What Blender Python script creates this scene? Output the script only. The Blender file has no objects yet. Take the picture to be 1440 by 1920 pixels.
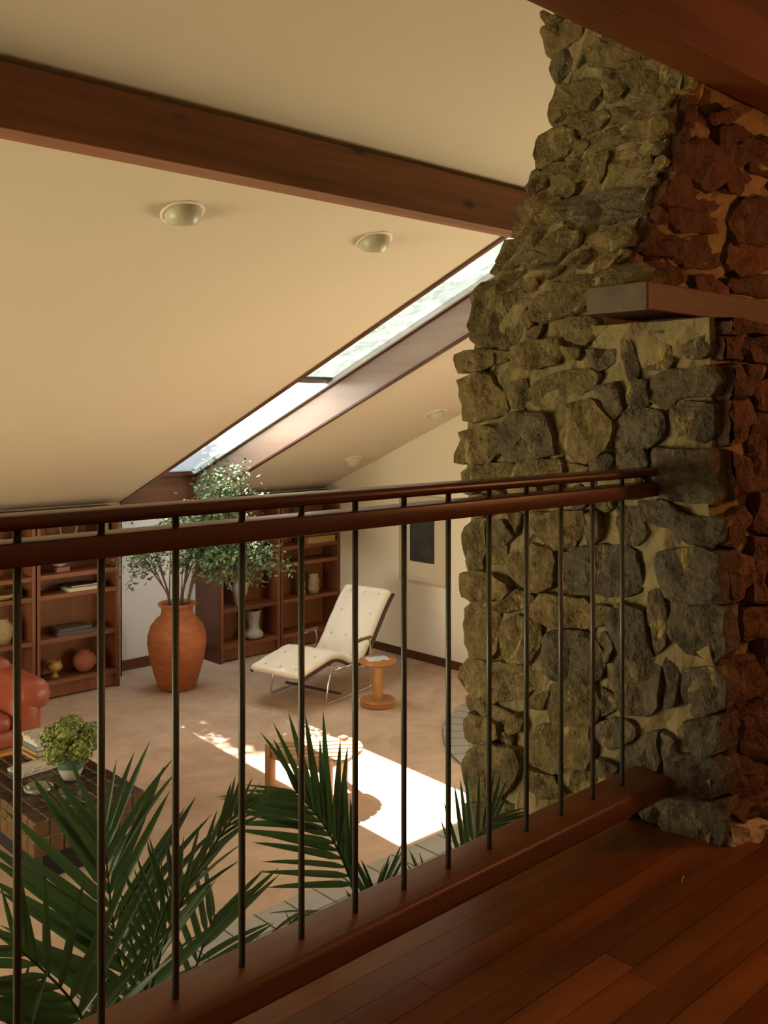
import bpy, bmesh, math, random
from mathutils import Vector, Matrix, noise
random.seed(7)
SC = bpy.context.scene
COL = SC.collection

# ------------------------------------------------------------------ camera
EYE = 3.2
cam_data = bpy.data.cameras.new('camera')
cam = bpy.data.objects.new('camera', cam_data); COL.objects.link(cam)
cam_data.sensor_fit = 'VERTICAL'; cam_data.sensor_height = 36.0; cam_data.sensor_width = 27.0
cam_data.lens = 1794.0 / 1920.0 * 36.0
cam_data.shift_y = (773.0 - 960.0) / 1920.0
cam_data.clip_start = 0.05; cam_data.clip_end = 300
cam.location = (0, 0, EYE); cam.rotation_euler = (math.pi / 2, 0, math.radians(-43.125))
SC.camera = cam
SC.cycles.max_bounces = 7

# ------------------------------------------------------------------ sky, sun, assumed left daylight, added fill, exposure
SUN = Vector((-.215, -.86, -1.0)).normalized()
W = bpy.data.worlds.new('sky'); SC.world = W; W.use_nodes = True
W.node_tree.nodes['Background'].inputs[0].default_value = (.80, .90, 1.0, 1)
W.node_tree.nodes['Background'].inputs[1].default_value = 3.2
sd = bpy.data.lights.new('sun', 'SUN'); sd.energy = 66; sd.angle = math.radians(.6); sd.color = (1, .90, .76)
so = bpy.data.objects.new('sun', sd); COL.objects.link(so); so.rotation_euler = SUN.to_track_quat('-Z', 'Y').to_euler(); so.location = (9, 20, 14)
def daylight(name, loc, direction, sx, sy, power, color):
    l = bpy.data.lights.new(name, 'AREA'); l.shape = 'RECTANGLE'; l.size = sx; l.size_y = sy; l.energy = power; l.color = color
    o = bpy.data.objects.new(name, l); COL.objects.link(o); o.location = loc
    o.rotation_euler = Vector(direction).to_track_quat('-Z', 'Y').to_euler(); return o
daylight('assumed_left_daylight', (-3.82, 6.6, 1.55), (1, 0, .12), 4.6, 2.5, 262, (1.0, .84, .54))  # assumed light from the left; its window is unseen
daylight('added_side_fill', (8.74, 3.5, 1.55), (-1, .35, .2), 2.5, 1.9, 170, (1.0, .80, .54))  # fill light added to brighten the room; no window is known there
vs = SC.view_settings
vs.view_transform = 'Standard'; vs.look = 'None'; vs.exposure = 0.17; vs.gamma = 1.0; vs.use_curve_mapping = False

# ------------------------------------------------------------------ helpers
def tag(o, label=None, cat=None, group=None, kind=None):
    if label: o['label'] = label
    if cat: o['category'] = cat
    if group: o['group'] = group
    if kind: o['kind'] = kind
    return o
def empty(name, loc, rz=0, label=None, cat=None, group=None):
    o = bpy.data.objects.new(name, None); COL.objects.link(o); o.empty_display_size = .1
    o.location = loc; o.rotation_euler = (0, 0, rz); return tag(o, label, cat, group)
def link(name, me, mat=None, parent=None, loc=None, rot=None):
    o = bpy.data.objects.new(name, me); COL.objects.link(o)
    if mat and not me.materials: me.materials.append(mat)
    if parent: o.parent = parent
    if loc is not None: o.location = loc
    if rot is not None: o.rotation_euler = rot
    return o
def shade(me, smooth):
    if smooth: me.polygons.foreach_set('use_smooth', [True] * len(me.polygons))
class MB:
    def __init__(s): s.bm = bmesh.new()
    def box(s, a, b, bev=0.0, seg=2, mat=None):
        x0, y0, z0 = a; x1, y1, z1 = b
        v = [s.bm.verts.new(p) for p in ((x0,y0,z0),(x1,y0,z0),(x1,y1,z0),(x0,y1,z0),(x0,y0,z1),(x1,y0,z1),(x1,y1,z1),(x0,y1,z1))]
        if mat is not None:
            for q in v: q.co = mat @ q.co
        f = [s.bm.faces.new([v[i] for i in q]) for q in ((3,2,1,0),(4,5,6,7),(0,1,5,4),(1,2,6,5),(2,3,7,6),(3,0,4,7))]
        if bev > 0:
            e = list({e for q in f for e in q.edges})
            bmesh.ops.bevel(s.bm, geom=e, offset=bev, segments=seg, affect='EDGES', profile=.5)
        return s
    def prism(s, pts, d0, d1, axis='Y'):   # closed polygon extruded along an axis
        def mk(p, d):
            a, b = p
            return {'X': (d, a, b), 'Y': (a, d, b), 'Z': (a, b, d)}[axis]
        A = [s.bm.verts.new(mk(p, d0)) for p in pts]; B = [s.bm.verts.new(mk(p, d1)) for p in pts]
        n = len(pts); s.bm.faces.new(A); s.bm.faces.new(B[::-1])
        for i in range(n): s.bm.faces.new((A[i], B[i], B[(i+1) % n], A[(i+1) % n]))
        bmesh.ops.recalc_face_normals(s.bm, faces=s.bm.faces[:]); return s
    def tube(s, pts, r, n=8, caps=True):
        pts = [Vector(p) for p in pts]; rings = []
        rs = r if isinstance(r, (list, tuple)) else [r] * len(pts)
        up = None
        for i, p in enumerate(pts):
            t = (pts[min(i+1, len(pts)-1)] - pts[max(i-1, 0)]).normalized()
            if up is None:
                up = Vector((0,0,1)) if abs(t.z) < .9 else Vector((1,0,0))
            u = t.cross(up).normalized(); w = u.cross(t).normalized(); up = w
            rings.append([s.bm.verts.new(p + (u*math.cos(k*2*math.pi/n) + w*math.sin(k*2*math.pi/n))*rs[i]) for k in range(n)])
        for a, b in zip(rings, rings[1:]):
            for k in range(n): s.bm.faces.new((a[k], b[k], b[(k+1)%n], a[(k+1)%n]))
        if caps: s.bm.faces.new(rings[0]); s.bm.faces.new(rings[-1][::-1])
        bmesh.ops.recalc_face_normals(s.bm, faces=s.bm.faces[:]); return s
    def lathe(s, prof, n=32, c=(0,0)):     # profile (r, z)
        rings = []
        for r, z in prof:
            if r < 1e-5: rings.append([s.bm.verts.new((c[0], c[1], z))])
            else: rings.append([s.bm.verts.new((c[0]+r*math.cos(k*2*math.pi/n), c[1]+r*math.sin(k*2*math.pi/n), z)) for k in range(n)])
        for a, b in zip(rings, rings[1:]):
            if len(a) == 1 and len(b) == 1: continue
            for k in range(n):
                k2 = (k+1) % n
                if len(a) == 1: s.bm.faces.new((a[0], b[k2], b[k]))
                elif len(b) == 1: s.bm.faces.new((a[k], a[k2], b[0]))
                else: s.bm.faces.new((a[k], a[k2], b[k2], b[k]))
        bmesh.ops.recalc_face_normals(s.bm, faces=s.bm.faces[:]); return s
    def poly(s, pts): s.bm.faces.new([s.bm.verts.new(p) for p in pts]); return s
    def mesh(s, name, smooth=False):
        me = bpy.data.meshes.new(name); s.bm.to_mesh(me); s.bm.free(); shade(me, smooth); return me
    def build(s, name, mat, parent=None, smooth=False, loc=None, rot=None):
        return link(name, s.mesh(name, smooth), mat, parent, loc, rot)
def smooth_angle(o, deg=35):
    me = o.data; shade(me, True)
    try: me.set_sharp_from_angle(angle=math.radians(deg))
    except Exception: pass
    return o

# ------------------------------------------------------------------ materials
class NT:
    def __init__(s, name):
        s.m = bpy.data.materials.new(name); s.m.use_nodes = True; s.t = s.m.node_tree; s.n = s.t.nodes
        s.b = s.n['Principled BSDF']; s.out = s.n['Material Output']
    def add(s, t, **kw):
        q = s.n.new(t)
        for k, v in kw.items():
            if k.startswith('_'): setattr(q, k[1:], v)
            else: q.inputs[k.replace('__', ' ')].default_value = v
        return q
    def l(s, a, b): s.t.links.new(a, b)
    def coord(s, scale=(1,1,1), rnd=0.0, rot=(0,0,0)):
        tc = s.add('ShaderNodeTexCoord'); mp = s.add('ShaderNodeMapping'); mp.inputs['Scale'].default_value = scale; mp.inputs['Rotation'].default_value = rot
        src = tc.outputs['Object']
        if rnd:
            oi = s.add('ShaderNodeObjectInfo'); mu = s.add('ShaderNodeMath', _operation='MULTIPLY'); mu.inputs[1].default_value = rnd
            s.l(oi.outputs['Random'], mu.inputs[0]); va = s.add('ShaderNodeVectorMath', _operation='ADD')
            s.l(src, va.inputs[0]); s.l(mu.outputs[0], va.inputs[1]); src = va.outputs[0]
        s.l(src, mp.inputs['Vector']); return mp.outputs[0]
    def noise(s, vec, scale, detail=4, rough=.55, dist=0):
        q = s.add('ShaderNodeTexNoise'); q.inputs['Scale'].default_value = scale; q.inputs['Detail'].default_value = detail
        q.inputs['Roughness'].default_value = rough; q.inputs['Distortion'].default_value = dist; s.l(vec, q.inputs['Vector']); return q.outputs['Fac']
    def ramp(s, fac, stops, interp='LINEAR'):
        q = s.add('ShaderNodeValToRGB'); cr = q.color_ramp; cr.interpolation = interp
        while len(cr.elements) < len(stops): cr.elements.new(.5)
        for e, (p, c) in zip(cr.elements, stops): e.position = p; e.color = (*c, 1) if len(c) == 3 else c
        s.l(fac, q.inputs[0]); return q.outputs[0]
    def mix(s, fac, a, b, mode='MIX'):
        q = s.add('ShaderNodeMix', _data_type='RGBA', _blend_type=mode)
        for v, k in ((fac, 0), (a, 6), (b, 7)):
            if hasattr(v, 'node'): s.l(v, q.inputs[k])
            else: q.inputs[k].default_value = v if k == 0 else (*v, 1)
        return q.outputs[2]
    def bump(s, h, strength=.3, dist=.02):
        q = s.add('ShaderNodeBump'); q.inputs['Strength'].default_value = strength; q.inputs['Distance'].default_value = dist
        s.l(h, q.inputs['Height']); s.l(q.outputs[0], s.b.inputs['Normal'])
    def set(s, color=None, rough=None, metal=None, spec=None, **kw):
        if color is not None:
            if hasattr(color, 'node'): s.l(color, s.b.inputs['Base Color'])
            else: s.b.inputs['Base Color'].default_value = (*color, 1)
        if rough is not None: s.b.inputs['Roughness'].default_value = rough
        if metal is not None: s.b.inputs['Metallic'].default_value = metal
        if spec is not None: s.b.inputs['Specular IOR Level'].default_value = spec
        for k, v in kw.items(): s.b.inputs[k.replace('__', ' ')].default_value = v
        return s.m
def plain(name, color, rough=.6, var=.12, scale=8, bump=0.0, bscale=60, metal=0, spec=.4, rnd=13.0):
    t = NT(name); v = t.coord(rnd=rnd); f = t.noise(v, scale, 3)
    c = t.mix(f, tuple(max(0, x*(1-var)) for x in color), tuple(min(1, x*(1+var)) for x in color))
    if bump: t.bump(t.noise(v, bscale, 3), bump, .01)
    return t.set(c, rough, metal, spec)
def wood(name, dark, light, axis='X', rough=.45, fine=26, rnd=17.0, spec=.4, hue=0.0, knots=False, stretch=.06):
    t = NT(name); k = {'X': (stretch,1,1), 'Y': (1,stretch,1), 'Z': (1,1,stretch)}[axis]
    v = t.coord(k, rnd); f = t.noise(v, fine, 6, .65, .6); g = t.noise(v, fine*.22, 3, .5, .3)
    c = t.ramp(f, [(.28, dark), (.72, light)])
    c = t.mix(.55, c, t.ramp(g, [(.3, tuple(x*.62 for x in dark)), (.7, tuple(min(1, x*1.15) for x in light))]))
    if hue:
        oi = t.add('ShaderNodeObjectInfo'); hs = t.add('ShaderNodeHueSaturation'); mr = t.add('ShaderNodeMapRange')
        mr.inputs['To Min'].default_value = 1-hue; mr.inputs['To Max'].default_value = 1+hue
        t.l(oi.outputs['Random'], mr.inputs['Value']); t.l(mr.outputs[0], hs.inputs['Value']); t.l(c, hs.inputs['Color']); c = hs.outputs[0]
    if knots:
        vo = t.add('ShaderNodeTexVoronoi'); vo.inputs['Scale'].default_value = 3.2; kv = t.coord({'X': (.45,1,1), 'Y': (1,.45,1), 'Z': (1,1,.45)}[axis], rnd); t.l(kv, vo.inputs['Vector'])
        c = t.mix(t.ramp(vo.outputs['Distance'], [(.03, (1,1,1)), (.12, (0,0,0))]), c, tuple(x*.3 for x in dark))
    t.bump(f, .18, .004); return t.set(c, rough, spec=spec)

M = {}
M['paint'] = plain('warm_white_plaster', (.66, .575, .45), .85, .025, 1.4, .05, 160, spec=.2)
M['wall'] = plain('white_wall_paint', (.80, .73, .58), .8, .02, 1.4, .04, 160, spec=.2)
M['alcove'] = plain('cool_white_paint', (.80, .80, .79), .8, .02, 1.4, .04, 160, spec=.2)
M['beam'] = wood('stained_fir_beam', (.10, .034, .014), (.31, .118, .050), 'X', .42, 20, 5, knots=True)
M['beam2'] = wood('stained_rough_beam', (.085, .026, .010), (.21, .075, .028), 'X', .5, 22, 5, knots=True)
M['shaft'] = wood('stained_shaft_sky_sheen', (.24, .15, .11), (.42, .29, .225), 'Y', .28, 7, 5, spec=.6)  # wood colour lightened to carry the sky's reflection
M['trimw'] = wood('stained_trim', (.055, .016, .007), (.13, .043, .018), 'Y', .4, 30)
M['trimx'] = wood('stained_trim_cross', (.085, .027, .011), (.19, .068, .027), 'X', .4, 24)
M['rail'] = wood('oiled_redwood_rail', (.040, .011, .0045), (.118, .038, .015), 'X', .33, 30)
M['botrail'] = wood('oiled_redwood_sill', (.085, .030, .012), (.22, .085, .032), 'X', .42, 26)
M['board'] = wood('varnished_floorboard', (.085, .024, .006), (.32, .108, .026), 'X', .30, 22, 31.0, .4, hue=.42, stretch=.10)
M['steel'] = plain('dark_green_painted_rod', (.055, .058, .040), .38, .2, 30, spec=.6)
M['case'] = wood('bookcase_wood', (.12, .038, .015), (.28, .098, .038), 'X', .45, 22)
M['casev'] = wood('bookcase_upright', (.12, .038, .015), (.26, .090, .035), 'Z', .45, 22)
M['caseback'] = wood('bookcase_back_panel', (.15, .050, .014), (.33, .125, .034), 'Z', .5, 9)
M['mantel'] = wood('mantel_fir', (.050, .028, .014), (.125, .062, .030), 'X', .5, 34)
M['mortar'] = plain('lime_mortar', (.24, .192, .096), .95, .5, 11, 1.0, 45, spec=.15, rnd=0.0)
M['black'] = plain('flat_black', (.012, .011, .010), .8)
def stone_mat(name, cols, streak):
    t = NT(name); v = t.coord(rnd=57.0); n1 = t.noise(v, 5, 5, .6, .4); n2 = t.noise(v, 26, 6, .7)
    c = t.ramp(n1, [(.30, cols[0]), (.50, cols[1]), (.70, cols[2])])
    oi = t.add('ShaderNodeObjectInfo')
    c2 = t.ramp(oi.outputs['Random'], [(0, cols[3]), (.35, cols[1]), (.7, cols[4]), (1, cols[2])])
    c = t.mix(.5, c, c2)
    c = t.mix(t.ramp(n2, [(.32, (.62,.62,.62)), (.66, (0,0,0))]), c, (.02, .017, .012), 'MIX')
    vs_ = t.coord((1,1,.45), 91.0); n3 = t.noise(vs_, 7.5, 7, .72, 1.2)
    c = t.mix(t.ramp(n3, [(.585, (0,0,0)), (.66, (.85,.85,.85))]), c, streak)
    h = t.mix(.5, t.noise(v, 16, 6, .7), t.noise(v, 60, 4, .6)); t.bump(h, 1.0, .035)
    return t.set(c, .82, spec=.25)
M['stone'] = stone_mat('olive_fieldstone', [(.125,.090,.032), (.225,.168,.066), (.33,.255,.112), (.165,.130,.062), (.275,.190,.072)], (.46, .35, .13))
M['stoneg'] = stone_mat('grey_fieldstone', [(.085,.069,.042), (.155,.130,.084), (.235,.192,.112), (.118,.102,.072), (.19,.146,.076)], (.46, .33, .10))
M['stoner'] = stone_mat('reddish_fieldstone', [(.085,.044,.026), (.15,.078,.046), (.215,.118,.072), (.10,.062,.044), (.17,.082,.046)], (.24, .13, .07))  # redder stone mix for the fireplace-facing side
M['curb'] = plain('pale_hearth_mortar', (.42, .36, .26), .95, .3, 12, .8, 60, spec=.15)
ST_FACE=[[(2.308,4.767),(2.222,4.71),(2.255,4.699),(2.297,4.706),(2.316,4.738)],
[(2.309,4.697),(2.222,4.71),(2.144,4.659),(2.147,4.627),(2.253,4.606),(2.301,4.602),(2.316,4.657)],
[(2.286,4.59),(2.15,4.595),(2.112,4.569),(2.155,4.53),(2.239,4.501),(2.271,4.488),(2.298,4.55)],
[(2.07,4.598),(1.895,4.502),(1.914,4.475),(1.98,4.468),(2.105,4.509),(2.114,4.536)],
[(2.262,4.464),(2.108,4.451),(2.059,4.431),(2.066,4.382),(2.108,4.347),(2.229,4.34),(2.266,4.321),(2.288,4.401)],
[(2.204,4.325),(2.053,4.325),(2.007,4.295),(2.036,4.257),(2.12,4.241),(2.191,4.276)],
[(2.057,4.48),(1.961,4.464),(1.935,4.433),(1.964,4.355),(2.031,4.355),(2.06,4.415)],
[(1.933,4.464),(1.816,4.449),(1.754,4.385),(1.758,4.319),(1.815,4.299),(1.907,4.349),(1.945,4.411)],
[(2.004,4.321),(1.898,4.308),(1.796,4.295),(1.806,4.263),(1.929,4.25),(1.997,4.257)],
[(2.315,4.267),(2.269,4.294),(2.169,4.271),(2.133,4.217),(2.162,4.178),(2.225,4.145),(2.292,4.141)],
[(2.072,4.212),(1.962,4.231),(1.805,4.22),(1.784,4.173),(1.811,4.136),(1.925,4.162),(2.054,4.181)],
[(2.227,4.137),(2.13,4.135),(2.052,4.106),(2.041,4.054),(2.091,4.033),(2.19,4.051),(2.231,4.101)],
[(2.054,4.146),(1.965,4.136),(1.953,4.072),(1.962,4.021),(2.031,4.052)],
[(1.935,4.129),(1.834,4.125),(1.81,4.025),(1.831,4.012),(1.937,4.007),(1.953,4.072)],
[(2.326,4.11),(2.295,4.132),(2.227,4.091),(2.221,4.053),(2.273,4.025),(2.309,4.06)],
[(2.286,3.887),(2.295,3.972),(2.244,4.01),(2.123,3.979),(2.079,3.917),(2.116,3.86),(2.257,3.855)],
[(2.079,3.953),(1.999,3.965),(1.813,3.957),(1.786,3.917),(1.784,3.858),(1.867,3.847),(2.01,3.879),(2.084,3.927)],
[(2.287,3.762),(2.289,3.833),(2.129,3.845),(2.019,3.837),(1.942,3.809),(1.956,3.754),(2.017,3.72),(2.196,3.725),(2.274,3.717)],
[(1.929,3.799),(1.801,3.813),(1.774,3.785),(1.767,3.744),(1.83,3.729),(1.921,3.757)],
[(2.291,3.597),(2.288,3.655),(2.16,3.694),(2.108,3.67),(2.069,3.578),(2.074,3.447),(2.181,3.441),(2.268,3.458),(2.285,3.507)],
[(2.078,3.658),(2.024,3.652),(2.022,3.605),(2.048,3.592)],
[(2.012,3.558),(1.961,3.622),(1.884,3.645),(1.745,3.669),(1.688,3.639),(1.691,3.61),(1.807,3.607),(1.829,3.543),(1.893,3.511),(1.982,3.502)],
[(1.884,3.514),(1.752,3.493),(1.733,3.442),(1.769,3.415),(1.859,3.435),(1.885,3.473)],
[(2.355,3.405),(2.311,3.419),(2.175,3.417),(2.153,3.373),(2.207,3.348),(2.315,3.343)],
[(2.175,3.417),(2.072,3.4),(2.085,3.378),(2.151,3.365)],
[(2.072,3.4),(2.004,3.435),(1.895,3.437),(1.87,3.406),(1.878,3.362),(1.946,3.347),(2.029,3.346)],
[(1.854,3.412),(1.783,3.402),(1.792,3.366),(1.846,3.376)],
[(2.298,3.307),(2.194,3.336),(2.154,3.319),(2.085,3.242),(2.085,3.204),(2.204,3.173),(2.277,3.173),(2.282,3.251)],
[(2.085,3.295),(1.999,3.308),(1.99,3.256),(2.009,3.211),(2.075,3.211)],
[(1.981,3.27),(1.944,3.306),(1.872,3.333),(1.769,3.33),(1.72,3.315),(1.736,3.28),(1.837,3.239),(1.872,3.218),(1.962,3.226)],
[(1.764,3.394),(1.643,3.395),(1.666,3.354),(1.711,3.328),(1.748,3.357)],
[(1.74,3.273),(1.655,3.289),(1.632,3.265),(1.624,3.217),(1.655,3.183),(1.703,3.224)],
[(2.277,3.125),(2.174,3.15),(2.109,3.136),(2.114,3.067),(2.164,3.027),(2.288,3.023)],
[(2.099,3.143),(2.056,3.189),(1.917,3.197),(1.899,3.153),(1.881,3.074),(1.962,3.05),(2.085,3.038),(2.109,3.09)],
[(1.89,3.175),(1.855,3.211),(1.753,3.239),(1.711,3.211),(1.663,3.156),(1.667,3.101),(1.753,3.043),(1.795,3.055),(1.864,3.096)],
[(2.267,2.984),(2.225,3.017),(2.066,3.031),(2.037,3.017),(2.066,2.978),(2.256,2.957)],
[(2.037,3.002),(1.962,3.042),(1.864,3.049),(1.837,3.018),(1.846,2.996),(2.027,2.977)],
[(1.829,3.04),(1.744,3.029),(1.753,3.011),(1.829,3.004)],
[(1.736,3.044),(1.679,3.073),(1.655,3.06),(1.671,3.019),(1.728,3.016)],
[(1.569,3.473),(1.363,3.473),(1.353,3.452),(1.371,3.433),(1.551,3.438)],
[(1.591,3.406),(1.565,3.432),(1.487,3.414),(1.462,3.353),(1.481,3.327),(1.547,3.33),(1.584,3.371)],
[(1.44,3.391),(1.363,3.426),(1.345,3.38),(1.357,3.355),(1.405,3.351)],
[(1.642,3.429),(1.609,3.421),(1.571,3.344),(1.578,3.304),(1.601,3.298),(1.624,3.359)],
[(1.593,3.291),(1.54,3.296),(1.532,3.223),(1.578,3.214),(1.597,3.244)],
[(1.525,3.302),(1.474,3.321),(1.341,3.323),(1.321,3.285),(1.341,3.247),(1.417,3.248),(1.467,3.21),(1.525,3.236)],
[(1.643,3.156),(1.593,3.21),(1.51,3.207),(1.481,3.184),(1.488,3.131),(1.54,3.091),(1.632,3.092)],
[(1.459,3.21),(1.431,3.229),(1.341,3.222),(1.338,3.147),(1.368,3.115),(1.417,3.133),(1.445,3.152)],
[(1.639,3.074),(1.547,3.091),(1.532,3.051),(1.547,3.031),(1.632,3.034)],
[(1.525,3.065),(1.503,3.092),(1.389,3.089),(1.334,3.084),(1.324,2.953),(1.417,2.947),(1.503,2.967),(1.518,3.019)],
[(2.282,2.786),(2.235,2.814),(2.189,2.825),(2.194,2.662),(2.272,2.653)],
[(2.164,2.827),(2.095,2.833),(2.056,2.784),(2.085,2.751),(2.154,2.736)],
[(2.154,2.729),(2.085,2.751),(2.075,2.692),(2.144,2.676)],
[(2.085,2.857),(2.023,2.861),(2.037,2.786)],
[(1.962,2.866),(1.89,2.872),(1.769,2.888),(1.769,2.832),(1.803,2.779),(1.872,2.758),(1.926,2.781),(1.962,2.815)],
[(2.282,2.621),(2.204,2.646),(2.104,2.635),(2.056,2.604),(2.095,2.568),(2.194,2.55),(2.272,2.547)],
[(2.056,2.724),(1.981,2.761),(1.881,2.75),(1.881,2.642),(1.962,2.609),(2.009,2.625),(2.056,2.649)],
[(1.855,2.745),(1.703,2.782),(1.624,2.791),(1.57,2.749),(1.585,2.66),(1.655,2.644),(1.786,2.633),(1.82,2.685)],
[(2.124,2.534),(2.027,2.608),(1.962,2.587),(1.99,2.554),(2.085,2.524)],
[(1.971,2.549),(1.926,2.599),(1.82,2.614),(1.72,2.601),(1.671,2.594),(1.711,2.533),(1.82,2.515),(1.926,2.512)],
[(2.282,2.494),(2.246,2.523),(2.194,2.535),(2.124,2.511),(2.114,2.436),(2.144,2.366),(2.235,2.349),(2.267,2.387)],
[(2.095,2.485),(2.046,2.515),(1.944,2.509),(1.935,2.438),(1.981,2.378),(2.085,2.373)],
[(1.921,2.455),(1.872,2.492),(1.753,2.505),(1.703,2.458),(1.703,2.382),(1.753,2.351),(1.872,2.341),(1.921,2.396)],
[(2.267,2.3),(2.225,2.336),(2.056,2.349),(1.899,2.35),(1.899,2.307),(2.009,2.261),(2.134,2.204),(2.235,2.213)],
[(1.999,2.248),(1.899,2.299),(1.917,2.23),(1.99,2.228)],
[(2.282,2.179),(2.235,2.217),(2.154,2.199),(2.066,2.181),(2.114,2.147),(2.256,2.145)],
[(1.899,2.285),(1.872,2.326),(1.744,2.346),(1.711,2.297),(1.72,2.24),(1.769,2.214),(1.89,2.193)],
[(2.277,2.109),(2.246,2.14),(2.124,2.138),(2.104,2.097),(2.204,2.041),(2.267,2.049)],
[(1.639,2.905),(1.57,2.916),(1.547,2.845),(1.578,2.802),(1.632,2.803)],
[(1.562,2.93),(1.474,2.936),(1.417,2.902),(1.321,2.903),(1.324,2.846),(1.389,2.815),(1.474,2.858),(1.532,2.866)],
[(1.51,2.783),(1.403,2.807),(1.318,2.803),(1.314,2.672),(1.403,2.66),(1.474,2.663),(1.503,2.705)],
[(1.671,2.56),(1.632,2.613),(1.562,2.604),(1.547,2.539),(1.525,2.49),(1.57,2.462),(1.632,2.471)],
[(1.547,2.652),(1.503,2.672),(1.481,2.596),(1.481,2.531),(1.51,2.487),(1.54,2.547)],
[(1.467,2.638),(1.389,2.649),(1.314,2.647),(1.311,2.536),(1.334,2.5),(1.417,2.51),(1.467,2.56)],
[(1.639,2.456),(1.547,2.473),(1.503,2.462),(1.503,2.343),(1.547,2.3),(1.624,2.296),(1.647,2.366)],
[(1.438,2.442),(1.348,2.479),(1.308,2.449),(1.308,2.374),(1.382,2.332),(1.438,2.358)],
[(1.488,2.478),(1.445,2.453),(1.445,2.356),(1.481,2.335)],
[(1.703,2.347),(1.663,2.335),(1.639,2.3),(1.703,2.258)],
[(1.761,2.875),(1.711,2.892),(1.703,2.817),(1.753,2.777)],
[(1.711,2.512),(1.679,2.524),(1.655,2.487),(1.679,2.428),(1.703,2.465)],
[(2.277,1.944),(2.246,2.007),(2.174,2.049),(2.046,2.066),(2.027,2.019),(2.056,1.951),(2.154,1.854),(2.225,1.849),(2.267,1.884)],
[(1.999,2.123),(1.926,2.177),(1.753,2.211),(1.736,2.146),(1.753,2.086),(1.89,2.041),(1.971,2.056)],
[(1.728,2.231),(1.639,2.266),(1.578,2.253),(1.585,2.218),(1.655,2.173),(1.72,2.164)],
[(1.99,2.021),(1.89,2.02),(1.837,1.984),(1.89,1.947),(1.999,1.952)],
[(1.82,2.046),(1.736,2.083),(1.711,2.055),(1.778,1.994),(1.82,2.003)],
[(2.256,1.816),(2.154,1.862),(2.018,1.873),(2.056,1.801),(2.194,1.726),(2.256,1.738)],
[(1.632,2.152),(1.578,2.227),(1.51,2.256),(1.503,2.153),(1.547,2.121),(1.624,2.093)],
[(1.496,2.253),(1.445,2.253),(1.431,2.173),(1.488,2.137)],
[(1.417,2.305),(1.314,2.348),(1.308,2.256),(1.368,2.221),(1.41,2.242)],
[(1.488,2.124),(1.431,2.211),(1.334,2.23),(1.308,2.187),(1.314,2.129),(1.403,2.091),(1.481,2.081)],
[(1.503,2.055),(1.403,2.084),(1.321,2.102),(1.308,2.025),(1.328,1.975),(1.431,1.966),(1.496,1.991)],
[(1.57,2.041),(1.51,2.066),(1.496,1.991),(1.547,1.988)]]
ST_UP=[[(2.962,4.326),(3.066,4.351),(3.191,4.349),(3.191,4.309),(3.006,4.276),(2.962,4.281)],
[(2.918,4.234),(3.036,4.267),(3.191,4.293),(3.207,4.233),(3.143,4.165),(3.036,4.136),(2.933,4.176)],
[(3.272,4.23),(3.443,4.273),(3.569,4.264),(3.514,4.177),(3.425,4.111),(3.305,4.139)],
[(3.207,4.273),(3.322,4.313),(3.408,4.307),(3.339,4.268),(3.223,4.236)],
[(2.78,4.043),(2.862,4.132),(2.976,4.14),(2.991,4.066),(2.862,3.998),(2.753,3.994)],
[(3.006,4.115),(3.159,4.16),(3.289,4.12),(3.305,4.066),(3.191,3.999),(3.036,4.043)],
[(3.322,4.077),(3.461,4.109),(3.551,4.099),(3.461,4.025),(3.339,4.023)],
[(2.726,3.91),(2.82,3.977),(2.962,4.015),(3.097,3.976),(3.006,3.916),(2.78,3.89)],
[(2.7,3.842),(2.78,3.875),(2.904,3.893),(2.947,3.847),(2.834,3.809),(2.7,3.806)],
[(2.962,3.902),(3.128,3.95),(3.322,3.979),(3.39,3.94),(3.289,3.861),(3.006,3.839)],
[(3.39,3.907),(3.461,4),(3.683,4.034),(3.683,3.877),(3.39,3.832)],
[(2.687,3.783),(2.82,3.8),(2.976,3.79),(2.933,3.732),(2.78,3.722),(2.7,3.734)],
[(2.991,3.792),(3.223,3.836),(3.305,3.79),(3.289,3.731),(3.097,3.711),(2.976,3.736)],
[(2.636,3.705),(2.687,3.718),(2.753,3.675),(2.78,3.627),(2.7,3.627)],
[(2.78,3.693),(2.933,3.717),(3.006,3.671),(2.962,3.629),(2.807,3.629)],
[(3.128,3.675),(3.256,3.695),(3.373,3.657),(3.339,3.622),(3.159,3.623)],
[(3.356,3.82),(3.683,3.85),(3.683,3.772),(3.461,3.715),(3.339,3.753)],
[(3.373,3.69),(3.683,3.737),(3.683,3.65),(3.408,3.652)],
[(3.569,4.239),(3.702,4.282),(3.702,4.142),(3.551,4.133)]]
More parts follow.
